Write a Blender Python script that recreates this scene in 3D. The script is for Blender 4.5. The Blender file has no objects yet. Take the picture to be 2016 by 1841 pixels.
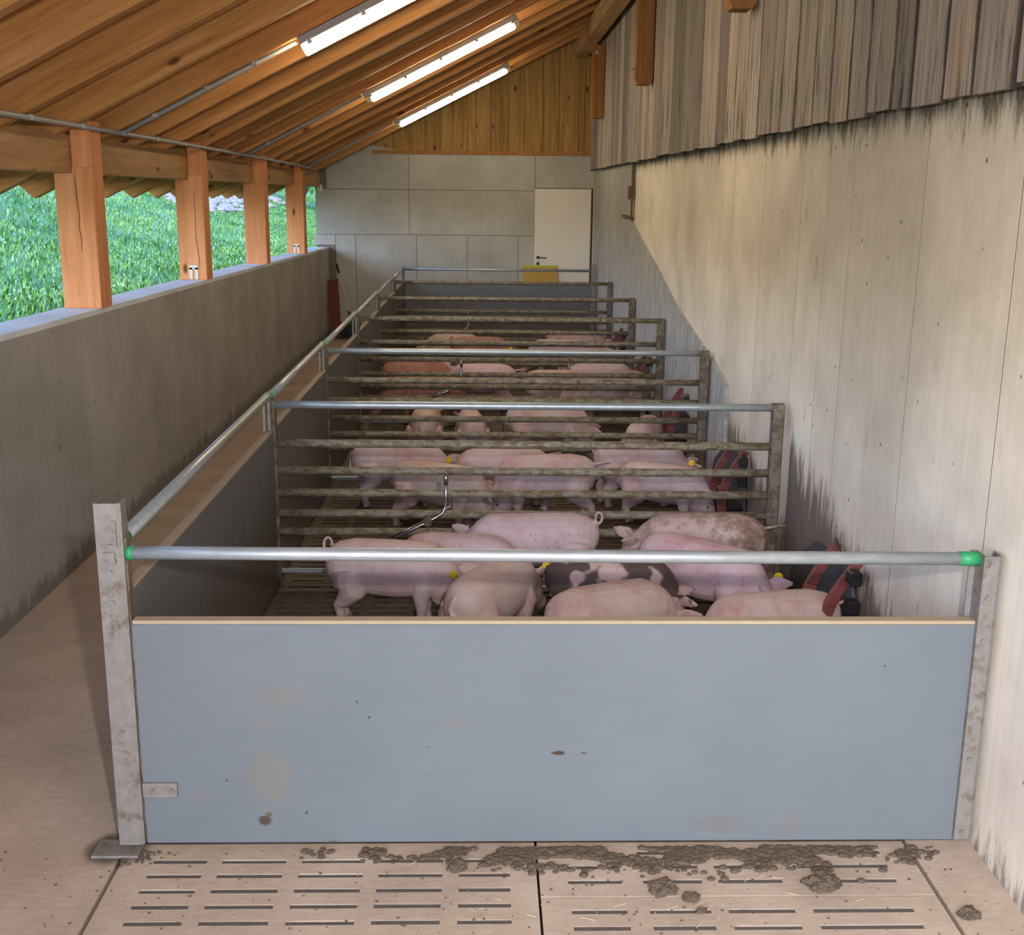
import bpy, bmesh, math, random
from mathutils import Vector, Matrix, noise as mnoise
random.seed(11)
C = bpy.context.scene.collection
SC = bpy.context.scene
PI = math.pi

# ------------------------------------------------------------------ camera, world, light, exposure
CAM = Vector((1.102, -3.365, 2.0935))
F_PX, PITCH, YAW, ROLL = 2252.0, -0.23708, 0.025686, 0.009743
fw = Vector((math.sin(YAW)*math.cos(PITCH), math.cos(YAW)*math.cos(PITCH), math.sin(PITCH)))
r1 = Vector((math.cos(YAW), -math.sin(YAW), 0)); u1 = r1.cross(fw)
rr = r1*math.cos(ROLL)+u1*math.sin(ROLL); uu = -r1*math.sin(ROLL)+u1*math.cos(ROLL)
cd = bpy.data.cameras.new('camera'); cam = bpy.data.objects.new('camera', cd); C.objects.link(cam)
m = Matrix((( rr.x, uu.x, -fw.x, CAM.x), (rr.y, uu.y, -fw.y, CAM.y), (rr.z, uu.z, -fw.z, CAM.z), (0, 0, 0, 1)))
cam.matrix_world = m
cd.sensor_fit = 'HORIZONTAL'; cd.sensor_width = 36.0; cd.lens = F_PX/2016*36.0; cd.clip_start = .05; cd.clip_end = 300
SC.camera = cam

SKY_STRENGTH = 1.12
FLASH_W = 400.0
LAMP_EMIT = 56.0
EXPOSURE = 0.0
w = bpy.data.worlds.new('sky'); SC.world = w; w.use_nodes = True
wn = w.node_tree.nodes; wn.clear()
sk = wn.new('ShaderNodeTexSky'); sk.sky_type = 'NISHITA'; sk.sun_disc = False
sk.sun_elevation = math.radians(38); sk.sun_rotation = math.radians(200); sk.dust_density = 2.0; sk.air_density = 1.0
bg = wn.new('ShaderNodeBackground'); bg.inputs['Strength'].default_value = SKY_STRENGTH
wo = wn.new('ShaderNodeOutputWorld')
tint = wn.new('ShaderNodeMix'); tint.data_type = 'RGBA'; tint.blend_type = 'MULTIPLY'; tint.inputs[0].default_value = 1.0
tint.inputs[7].default_value = (.77, .96, 1.27, 1)
w.node_tree.links.new(sk.outputs[0], tint.inputs[6]); w.node_tree.links.new(tint.outputs[2], bg.inputs[0]); w.node_tree.links.new(bg.outputs[0], wo.inputs[0])

fl = bpy.data.lights.new('camera_flash', 'POINT'); fl.energy = FLASH_W; fl.shadow_soft_size = .03; fl.color = (1.0, .96, .93)
flo = bpy.data.objects.new('camera_flash', fl); flo.location = (1.33, -3.40, 2.33); C.objects.link(flo)

SC.view_settings.view_transform = 'Standard'; SC.view_settings.look = 'None'
SC.view_settings.exposure = EXPOSURE; SC.view_settings.gamma = 1.0; SC.view_settings.use_curve_mapping = False

# ------------------------------------------------------------------ materials
def lin(h):
    out = []
    for c in h:
        c /= 255.0
        out.append(c/12.92 if c <= .04045 else ((c+.055)/1.055)**2.4)
    return (*out, 1.0)

class NB:
    def __init__(s, name, rough=.8, metal=0.0, spec=.3):
        s.mat = bpy.data.materials.new(name); s.mat.use_nodes = True
        s.nt = s.mat.node_tree; s.n = s.nt.nodes
        s.b = s.n['Principled BSDF']
        s.b.inputs['Roughness'].default_value = rough; s.b.inputs['Metallic'].default_value = metal
        s.b.inputs['Specular IOR Level'].default_value = spec
        s.tc = s.n.new('ShaderNodeTexCoord'); s.oi = None
    def lk(s, a, b): s.nt.links.new(a, b)
    def setv(s, sock, v):
        if hasattr(v, 'is_linked') or isinstance(v, bpy.types.NodeSocket): s.lk(v, sock)
        else: sock.default_value = v
    def rand(s):
        if not s.oi: s.oi = s.n.new('ShaderNodeObjectInfo')
        return s.oi.outputs['Random']
    def vec(s, scale=(1, 1, 1), rnd=False):
        mp = s.n.new('ShaderNodeMapping'); mp.inputs['Scale'].default_value = scale
        v = s.tc.outputs['Object']
        if rnd:
            cx = s.n.new('ShaderNodeCombineXYZ'); k = s.math('MULTIPLY', s.rand(), 37.0)
            for i in range(3): s.lk(k, cx.inputs[i])
            va = s.n.new('ShaderNodeVectorMath'); va.operation = 'ADD'
            s.lk(v, va.inputs[0]); s.lk(cx.outputs[0], va.inputs[1]); v = va.outputs[0]
        s.lk(v, mp.inputs['Vector']); return mp.outputs[0]
    def noise(s, vec, scale=5, detail=4, rough=.55, dist=0):
        t = s.n.new('ShaderNodeTexNoise'); s.lk(vec, t.inputs['Vector'])
        t.inputs['Scale'].default_value = scale; t.inputs['Detail'].default_value = detail
        t.inputs['Roughness'].default_value = rough; t.inputs['Distortion'].default_value = dist
        return t.outputs['Fac']
    def voro(s, vec, scale=5, feature='F1', out='Distance', rnd=1.0):
        t = s.n.new('ShaderNodeTexVoronoi'); t.feature = feature; s.lk(vec, t.inputs['Vector'])
        t.inputs['Scale'].default_value = scale; t.inputs['Randomness'].default_value = rnd
        return t.outputs[out]
    def wave(s, vec, scale, dist, detail=3, dscale=1.0, direction='X', typ='BANDS'):
        t = s.n.new('ShaderNodeTexWave'); t.wave_type = typ
        if typ == 'BANDS': t.bands_direction = direction
        s.lk(vec, t.inputs['Vector']); t.inputs['Scale'].default_value = scale; t.inputs['Distortion'].default_value = dist
        t.inputs['Detail'].default_value = detail; t.inputs['Detail Scale'].default_value = dscale
        return t.outputs['Fac']
    def ramp(s, fac, stops, interp='LINEAR'):
        t = s.n.new('ShaderNodeValToRGB'); t.color_ramp.interpolation = interp
        e = t.color_ramp.elements
        while len(e) < len(stops): e.new(.5)
        for el, (p, c) in zip(e, stops):
            el.position = p; el.color = c if len(c) == 4 else (*c, 1)
        s.lk(fac, t.inputs[0]); return t.outputs[0]
    def step(s, fac, a, b):
        t = s.n.new('ShaderNodeMapRange'); t.inputs['From Min'].default_value = a; t.inputs['From Max'].default_value = b
        t.interpolation_type = 'SMOOTHSTEP'; s.lk(fac, t.inputs['Value']); return t.outputs[0]
    def mix(s, f, a, b, mode='MIX'):
        t = s.n.new('ShaderNodeMix'); t.data_type = 'RGBA'; t.blend_type = mode
        s.setv(t.inputs[0], f); s.setv(t.inputs[6], a); s.setv(t.inputs[7], b); return t.outputs[2]
    def math(s, op, a, b=0.0, c=0.0, clamp=False):
        t = s.n.new('ShaderNodeMath'); t.operation = op; t.use_clamp = clamp
        s.setv(t.inputs[0], a); s.setv(t.inputs[1], b)
        if op in ('MULTIPLY_ADD',): s.setv(t.inputs[2], c)
        return t.outputs[0]
    def xyz(s):
        t = s.n.new('ShaderNodeSeparateXYZ'); s.lk(s.tc.outputs['Object'], t.inputs[0]); return t.outputs
    def blob(s, xs, zs, cx, cz, rx, rz, nz, amt=.6):
        # irregular stain of its own shape, 1 inside
        a = s.math('DIVIDE', s.math('SUBTRACT', xs, cx), rx); b = s.math('DIVIDE', s.math('SUBTRACT', zs, cz), rz)
        d = s.math('SQRT', s.math('ADD', s.math('MULTIPLY', a, a), s.math('MULTIPLY', b, b)))
        d = s.math('ADD', d, s.math('MULTIPLY', s.math('SUBTRACT', nz, .5), amt*2))
        return s.step(d, 1.0, .55)
    def color(s, c): s.setv(s.b.inputs['Base Color'], c)
    def bump(s, h, strength=.3, dist=.01):
        t = s.n.new('ShaderNodeBump'); t.inputs['Strength'].default_value = strength; t.inputs['Distance'].default_value = dist
        s.lk(h, t.inputs['Height']); s.lk(t.outputs[0], s.b.inputs['Normal'])

def wood(name, dark, mid, light, axis=0, knots=True, grain=1.0, rough=.75, var=.25):
    n = NB(name, rough, spec=.2)
    sc = [9.0, 9.0, 9.0]; sc[axis] = .55
    v = n.vec(tuple(sc), rnd=True)
    g = n.noise(v, 2.2*grain, 6, .6, .6)
    f = n.noise(v, 14*grain, 3, .6, .2)
    fac = n.math('ADD', n.math('MULTIPLY', g, .75), n.math('MULTIPLY', f, .25))
    col = n.ramp(fac, [(.32, lin(dark)), (.5, lin(mid)), (.68, lin(light))])
    if knots:
        ks = [6.0, 6.0, 6.0]; ks[axis] = 2.6
        kd = n.voro(n.vec(tuple(ks), rnd=True), 1.0)
        col = n.mix(n.step(kd, .17, .07), col, lin((92, 56, 30)))
    col = n.mix(1.0, col, n.ramp(n.rand(), [(0, (1-var, 1-var, 1-var)), (1, (1, 1, 1))]), 'MULTIPLY')
    n.color(col); n.bump(fac, .25, .004)
    return n.mat

M = {}
M['rafter'] = wood('spruce_rafter', (160, 106, 56), (186, 130, 74), (204, 150, 94), 0)
M['post'] = wood('spruce_post', (196, 124, 76), (212, 142, 92), (224, 160, 112), 2, var=.1)
M['beam'] = wood('spruce_beam', (158, 118, 76), (178, 138, 92), (196, 158, 112), 1, var=.1)
M['hanger'] = wood('dark_spruce_hanger', (128, 84, 46), (150, 104, 58), (168, 122, 72), 2, var=.1)
M['deck'] = wood('roof_deck', (120, 84, 48), (140, 100, 60), (158, 118, 74), 1)
M['gable'] = wood('gable_board', (128, 94, 50), (152, 116, 66), (172, 138, 84), 2, var=.2)

def weathered():
    n = NB('weathered_board', .9, spec=.15)
    v = n.vec((40, 40, .9), rnd=True)
    g = n.noise(v, 1.3, 6, .65, .5)
    big = n.noise(n.vec((3, 3, 1.3), rnd=True), 1.0, 3)
    col = n.ramp(g, [(.28, lin((108, 99, 94))), (.42, lin((160, 149, 140))), (.60, lin((190, 177, 164))), (.76, lin((208, 192, 174)))])
    z = n.xyz()[2]
    st = n.noise(n.vec((14, 14, 1.6), rnd=True), 1.2, 5, .7)
    low = n.math('MULTIPLY', n.step(z, 1.1, .0), n.step(st, .5, .68))
    col = n.mix(n.math('MULTIPLY', low, .8), col, lin((52, 44, 38)))
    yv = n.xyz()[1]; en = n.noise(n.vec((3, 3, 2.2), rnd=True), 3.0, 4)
    edge = n.step(n.math('ADD', yv, n.math('MULTIPLY', en, .05)), .110, .078)  # near-edge strip painted dark, standing for shade in the gap between boards
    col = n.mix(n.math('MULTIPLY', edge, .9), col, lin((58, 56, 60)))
    col = n.mix(n.math('MULTIPLY', n.step(big, .52, .75), .35), col, lin((186, 152, 116)))
    col = n.mix(1.0, col, n.ramp(n.rand(), [(0, (.46, .46, .48)), (.35, (.74, .74, .75)), (1, (1, .98, .95))]), 'MULTIPLY')
    n.color(col); n.bump(g, .5, .006); return n.mat
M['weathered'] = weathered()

def concrete(name, base, dark, kind):
    n = NB(name, .92, spec=.2)
    X, Y, Z = n.xyz()
    cloud = n.noise(n.vec((1, 1, 1)), 1.6, 5, .6)
    streak = n.noise(n.vec((22, 22, .6)), 1.6, 6, .7)
    fine = n.noise(n.vec((1, 1, 1)), 60, 3, .6)
    f = n.math('ADD', n.math('MULTIPLY', cloud, .74), n.math('MULTIPLY', streak, .26))
    col = n.ramp(f, [(.3, lin(dark)), (.62, lin(base))])
    bug = n.voro(n.vec((1, 1, .8)), 8.5)
    col = n.mix(n.math('MULTIPLY', n.step(bug, .075, .04), .85), col, lin((48, 44, 40)))
    tint = n.ramp(n.rand(), [(0, (.93, .93, .93)), (1, (1, 1, 1))])
    col = n.mix(1.0, col, tint, 'MULTIPLY')
    if kind == 'right':
        nz = n.noise(n.vec((1, 9, 2.2)), 1.6, 6, .72)
        # black mould hanging down from the underside of the cladding
        d = n.math('SUBTRACT', 2.42, Z)
        mould = n.math('MULTIPLY', n.step(n.math('SUBTRACT', n.math('MULTIPLY', nz, .62), d), .18, .36), .85)
        col = n.mix(mould, col, lin((46, 40, 32)))
        # splashed dung low on the wall inside the pens
        nz2 = n.noise(n.vec((1, 8, 1.6)), 2.2, 6, .7)
        ph = n.math('FRACT', n.math('DIVIDE', n.math('ADD', Y, 1.61), 2.06))
        lim = n.math('ADD', .32, n.math('MULTIPLY', ph, .46))
        inside = n.step(Y, .05, .75)
        lim = n.math('MULTIPLY', lim, inside)
        lim = n.math('ADD', lim, n.math('MULTIPLY', n.math('SUBTRACT', nz2, .47), .8))
        dung = n.step(n.math('SUBTRACT', lim, Z), -.10, .12)
        col = n.mix(n.math('MULTIPLY', dung, .88), col, n.mix(streak, lin((62, 50, 41)), lin((120, 104, 91))))
        ncr = n.noise(n.vec((1, 2.2, 1.1)), 2.5, 6, .75)
        col = n.mix(n.math('MULTIPLY', n.step(ncr, .60, .74), .45), col, lin((88, 76, 58)))
    elif kind == 'floor':
        pass
    elif kind == 'left':
        nz2 = n.noise(n.vec((1, 6, 1.5)), 2.2, 6, .7)
        dd = n.step(n.math('SUBTRACT', n.math('MULTIPLY', nz2, .32), Z), .02, .12)
        col = n.mix(n.math('MULTIPLY', dd, .6), col, lin((84, 72, 60)))
        sp = n.voro(n.vec((1, 2.4, 1.3)), 2.0)
        col = n.mix(n.math('MULTIPLY', n.step(sp, .06, .03), .7), col, lin((70, 60, 50)))
    n.color(col)
    n.bump(n.math('ADD', n.math('MULTIPLY', fine, .4), streak), .10, .003)
    return n.mat
M['conc_right'] = concrete('concrete_pale_beige', (230, 217, 199), (190, 177, 160), 'right')
M['conc_left'] = concrete('concrete_grey', (172, 166, 157), (146, 140, 131), 'left')
M['conc_back'] = concrete('concrete_panel_grey', (170, 166, 158), (146, 141, 133), 'back')
M['conc_cap'] = concrete('concrete_cap', (224, 226, 228), (196, 198, 200), 'cap')

def rough_render():
    n = NB('rough_render', .95, spec=.1)
    s = n.noise(n.vec((1, 26, 2.2)), 1.6, 6, .75)
    c = n.noise(n.vec((1, 1, 1)), 2.0, 4)
    col = n.ramp(s, [(.32, lin((108, 106, 102))), (.5, lin((168, 164, 158))), (.66, lin((198, 194, 188)))])
    col = n.mix(n.math('MULTIPLY', c, .35), col, lin((150, 146, 140)))
    n.color(col); n.bump(s, .6, .01); return n.mat
M['render'] = rough_render()

def dusty_floor():
    n = NB('dusty_concrete', .95, spec=.1)
    v = n.vec()
    a = n.noise(v, 2.2, 5, .6); b = n.noise(n.vec((3, 8, 3)), 6, 5, .7); c = n.noise(v, 90, 2)
    col = n.ramp(n.math('ADD', n.math('MULTIPLY', a, .6), n.math('MULTIPLY', b, .4)), [(.3, lin((142, 124, 107))), (.55, lin((168, 149, 130))), (.75, lin((184, 166, 147)))])
    sp = n.voro(n.vec((1, 1.5, 1), ), 22); spn = n.noise(v, 3.3, 2)
    col = n.mix(n.math('MULTIPLY', n.step(sp, .12, .05), n.math('MULTIPLY', n.step(spn, .5, .62), .75)), col, lin((70, 56, 44)))
    Z = n.xyz()
    # damp patch round the foot plate of the corner post
    nz = n.noise(v, 9, 4)
    bl = n.blob(Z[0], Z[1], -.085, .0, .12, .13, nz, .35)
    col = n.mix(n.math('MULTIPLY', bl, .8), col, lin((62, 54, 48)))
    n.color(col); n.bump(n.math('ADD', b, n.math('MULTIPLY', c, .3)), .25, .004); return n.mat
M['floor'] = dusty_floor()

def pen_floor():
    n = NB('dung_covered_slats', .62, spec=.35)
    v = n.vec()
    a = n.noise(v, 3, 6, .65); b = n.noise(n.vec((2, 9, 2)), 5, 5, .7)
    col = n.ramp(n.math('ADD', n.math('MULTIPLY', a, .5), n.math('MULTIPLY', b, .5)), [(.33, lin((40, 31, 23))), (.5, lin((68, 53, 40))), (.68, lin((96, 78, 60)))])
    n.color(col); n.bump(b, .5, .01); return n.mat
M['penfloor'] = pen_floor()

def panel_grey(name, inside):
    n = NB(name, .5, spec=.35)
    X, Y, Z = n.xyz(); v = n.vec()
    a = n.noise(n.vec((2, 2, 60)), 2.0, 3, .6); c = n.noise(v, 2.0, 4)
    col = n.ramp(n.math('ADD', n.math('MULTIPLY', a, .4), n.math('MULTIPLY', c, .6)), [(.3, lin((93, 97, 99))), (.7, lin((102, 106, 108)))])
    if not inside:
        nz = n.noise(v, 16, 6, .8); nz2 = n.noise(v, 26, 4, .7)
        for cx, cz, rx, rz, k, cc in ((.42, .26, .075, .10, .55, (152, 138, 118)), (.47, .54, .10, .045, .4, (150, 138, 120)), (.405, .44, .05, .02, .4, (150, 138, 120)),
                                      (1.02, .45, .03, .014, .35, (156, 138, 116)), (1.86, .09, .08, .035, .5, (140, 122, 104)), (2.1, .08, .04, .05, .35, (150, 132, 114)),
                                      (.2, .2, .04, .03, .3, (150, 136, 118)), (.40, .108, .024, .017, .95, (84, 70, 52)), (.415, .13, .012, .01, .9, (110, 94, 74)),
                                      (1.345, .345, .024, .008, .95, (72, 48, 24)), (1.427, .345, .010, .004, .9, (96, 70, 40)), (.62, .02, .02, .02, .7, (110, 92, 74))):
            bl = n.blob(X, Z, cx, cz, rx*1.2, rz*1.2, nz if rx > .03 else nz2, 1.0 if rx > .03 else .5); cc = tuple(q*.74 for q in cc); k = k if k > .8 else k*.8
            col = n.mix(n.math('MULTIPLY', bl, k), col, lin(cc))
        sp = n.voro(n.vec((1, 1, .8)), 7.5); col = n.mix(n.math('MULTIPLY', n.step(sp, .045, .025), .85), col, lin((46, 44, 44)))
        sp2 = n.voro(n.vec((1, 1, 1)), 26); m2 = n.step(c, .52, .62)
        col = n.mix(n.math('MULTIPLY', n.math('MULTIPLY', n.step(sp2, .09, .04), m2), .4), col, lin((90, 88, 88)))
    else:
        s = n.noise(n.vec((1, 14, 1.6)), 2.0, 6, .7)
        lim = n.math('ADD', .52, n.math('MULTIPLY', n.math('SUBTRACT', s, .5), 1.6))
        col = n.mix(n.math('MULTIPLY', n.step(n.math('SUBTRACT', lim, Z), -.25, .25), .85), col, n.mix(s, lin((62, 52, 44)), lin((104, 92, 80))))
        col = n.mix(.35, col, lin((92, 88, 84)))
    n.color(col); return n.mat
M['panel'] = panel_grey('grey_plastic_panel', False)
M['panel_in'] = panel_grey('grey_panel_soiled', True)

def plain(name, c, rough=.6, metal=0.0, spec=.4, var=0.0, noise=.0, nscale=20, dirt=None, dirtamt=.0, sc=(1, 1, 1)):
    n = NB(name, rough, metal, spec)
    col = lin(c)
    v = n.vec(sc, rnd=True)
    if noise:
        f = n.noise(v, nscale, 4, .65)
        k = n.ramp(f, [(.3, tuple([1-noise]*3)), (.7, (1, 1, 1))]); col = n.mix(1.0, col, k, 'MULTIPLY')
    if dirt:
        f2 = n.noise(v, nscale*.6, 6, .7)
        col = n.mix(n.math('MULTIPLY', n.step(f2, .62-dirtamt*.4, .72-dirtamt*.2), .9), col, lin(dirt))
    if var: col = n.mix(1.0, col, n.ramp(n.rand(), [(0, tuple([1-var]*3)), (1, (1, 1, 1))]), 'MULTIPLY')
    n.color(col); return n.mat
M['joint'] = plain('darker_joint', (112, 101, 88), .95, noise=.2, nscale=8)
M['tan'] = plain('tan_panel_core', (158, 138, 112), .8, noise=.15)
M['zinc'] = plain('galvanised_tube', (166, 170, 170), .42, .5, .5, noise=.25, nscale=40, sc=(.3, 1, 1))
M['zinc_dirty'] = plain('dirty_galvanised_tube', (146, 136, 116), .6, .15, .3, noise=.4, nscale=60, dirt=(94, 76, 50), dirtamt=.55, sc=(.5, 1, 1))
M['zinc_post'] = plain('galvanised_post', (132, 124, 116), .6, .25, .4, noise=.28, nscale=30, dirt=(98, 84, 68), dirtamt=.28)
M['zinc_post_dirty'] = plain('soiled_post', (122, 110, 94), .7, .1, .3, noise=.3, nscale=30, dirt=(80, 64, 46), dirtamt=.55)
M['bolt'] = plain('bright_bolt', (158, 154, 148), .35, .8)
M['green'] = plain('green_paint', (46, 140, 88), .5, noise=.25, nscale=60)
M['green_d'] = plain('worn_green_paint', (112, 142, 116), .6, noise=.3, nscale=60)
M['steel'] = plain('stainless_pipe', (150, 148, 142), .28, .9)
M['conduit'] = plain('grey_conduit', (150, 150, 148), .5, noise=.1)
M['lamp_house'] = plain('grey_lamp_housing', (146, 148, 148), .6)
M['lamp_cap'] = plain('lamp_end_cap', (214, 200, 160), .4, noise=.3, nscale=60)
M['black'] = plain('black_plastic', (26, 24, 23), .5)
M['door'] = plain('white_door', (206, 196, 184), .55, noise=.06, nscale=3)
M['frame'] = plain('white_door_frame', (198, 184, 164), .6, noise=.1)
M['red'] = plain('red_brown_plastic', (122, 62, 56), .45, noise=.25, nscale=14, dirt=(86, 60, 48), dirtamt=.3)
M['splash'] = plain('dark_grey_board', (78, 80, 86), .6, noise=.3, nscale=8, dirt=(84, 70, 58), dirtamt=.35)
M['redboard'] = plain('dark_red_board', (104, 46, 38), .7, noise=.35, nscale=6)
M['broomgreen'] = plain('dark_green_bristles', (38, 62, 48), .9)
M['stick'] = plain('pale_broom_stick', (176, 160, 130), .7)
M['card'] = plain('ochre_board', (178, 140, 66), .85, noise=.2, nscale=8)
M['cardtop'] = plain('yellow_green_edge', (172, 164, 40), .7)
M['rust'] = plain('rusty_steel', (104, 70, 48), .8, noise=.4, nscale=20)
M['yellow'] = plain('yellow_ear_tag', (220, 186, 40), .5)
M['manure'] = plain('dried_manure', (98, 84, 70), .95, noise=.4, nscale=40, spec=.1)
M['pit'] = plain('dark_pit', (60, 54, 48), .9)
M['slit'] = plain('grey_slot_filling', (88, 80, 74), .95, noise=.3, nscale=40)
M['yard'] = plain('yard_gravel', (150, 142, 132), .95, noise=.3, nscale=8)
M['tile'] = plain('roof_sheet', (96, 60, 50), .8)
M['eye'] = plain('dark_eye', (30, 22, 20), .2)
M['hoof'] = plain('grey_brown_hoof', (120, 98, 84), .7)
M['snout'] = plain('pink_snout', (204, 140, 132), .6)

def emissive():
    n = NB('lit_diffuser', .4); n.color((.9, .88, .8, 1))
    n.b.inputs['Emission Color'].default_value = (1.0, .83, .58, 1); n.b.inputs['Emission Strength'].default_value = LAMP_EMIT
    return n.mat
M['glow'] = emissive()

def skin(name, base, dirty, spots=False):
    n = NB(name, .62, spec=.3)
    n.b.inputs['Subsurface Weight'].default_value = .0
    v = n.vec((1, 1, 1), rnd=True); X, Y, Z = n.xyz()
    a = n.noise(v, 5, 4, .6); b = n.noise(v, 16, 5, .7); fine = n.noise(n.vec((60, 60, 60)), 3, 2)
    c1 = base; c2 = tuple(min(255, x+16) for x in base); c0 = (base[0]-10, base[1]-34, base[2]-30)
    col = n.ramp(n.math('ADD', n.math('MULTIPLY', a, .7), n.math('MULTIPLY', b, .3)), [(.32, lin(c0)), (.5, lin(c1)), (.7, lin(c2))])
    dz = n.step(Z, .36, .02)
    dm = n.math('ADD', n.math('MULTIPLY', b, .6), n.math('MULTIPLY', a, .4))
    dm = n.math('ADD', dm, n.math('MULTIPLY', dz, .12))
    col = n.mix(n.math('MULTIPLY', n.step(dm, .60-dirty*.12, .74-dirty*.12), .28+dirty*.4), col, lin((122, 94, 74)))
    sp = n.voro(n.vec((1, 1, 1), rnd=True), 34); spm = n.noise(v, 4.5, 3)
    col = n.mix(n.math('MULTIPLY', n.math('MULTIPLY', n.step(sp, .22, .08), n.step(spm, .50, .62)), .55), col, lin((88, 66, 56)))
    if dirty > .8:
        r = n.math('MULTIPLY', n.step(X, .02, -.2), n.step(b, .38, .55))
        col = n.mix(n.math('MULTIPLY', r, .7), col, lin((120, 92, 66)))
    if spots:
        s = n.noise(n.vec((1, 1, 1)), 6.5, 2, .5)
        col = n.mix(n.math('MULTIPLY', n.step(s, .47, .53), .92), col, lin((62, 50, 46)))
    fold = n.noise(n.vec((5, 16, 16), rnd=True), 1.5, 3)
    n.color(col); n.bump(n.math('ADD', n.math('MULTIPLY', fine, .3), fold), .35, .006); return n.mat
M['skin_a'] = skin('pink_pig_skin', (190, 166, 162), .2)
M['skin_b'] = skin('beige_pink_pig_skin', (188, 166, 156), .45)
M['skin_c'] = skin('rosy_pig_skin', (192, 164, 164), .25)
M['skin_d'] = skin('soiled_pig_skin', (186, 160, 152), 1.0)
M['skin_r'] = skin('reddish_pig_skin', (160, 112, 98), .5)
M['skin_s'] = skin('spotted_pig_skin', (192, 166, 158), .3, True)

def leafy(name, c1, c2, c3):
    n = NB(name, .6, spec=.25)
    v = n.vec(); a = n.noise(v, .9, 3); b = n.noise(v, 7, 3, .7); fine = n.noise(v, 40, 2)
    f = n.math('ADD', n.math('MULTIPLY', a, .4), n.math('ADD', n.math('MULTIPLY', b, .3), n.math('MULTIPLY', fine, .3)))
    n.color(n.ramp(f, [(.36, lin(c1)), (.5, lin(c2)), (.66, lin(c3))])); return n.mat
M['grass'] = leafy('green_grass', (42, 82, 30), (76, 118, 44), (128, 154, 80))
M['grass_pale'] = leafy('pale_leaf_glints', (104, 146, 104), (132, 168, 128), (160, 188, 156))  # paler tone painted for whitish glints on the grass leaves
M['bush'] = leafy('dark_leaves', (30, 78, 34), (54, 110, 46), (90, 146, 66))
M['soil'] = leafy('grassy_soil', (36, 78, 30), (62, 104, 44), (100, 132, 72))
M['gravel'] = plain('pale_gravel', (132, 126, 120), .95, noise=.35, nscale=14)

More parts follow.
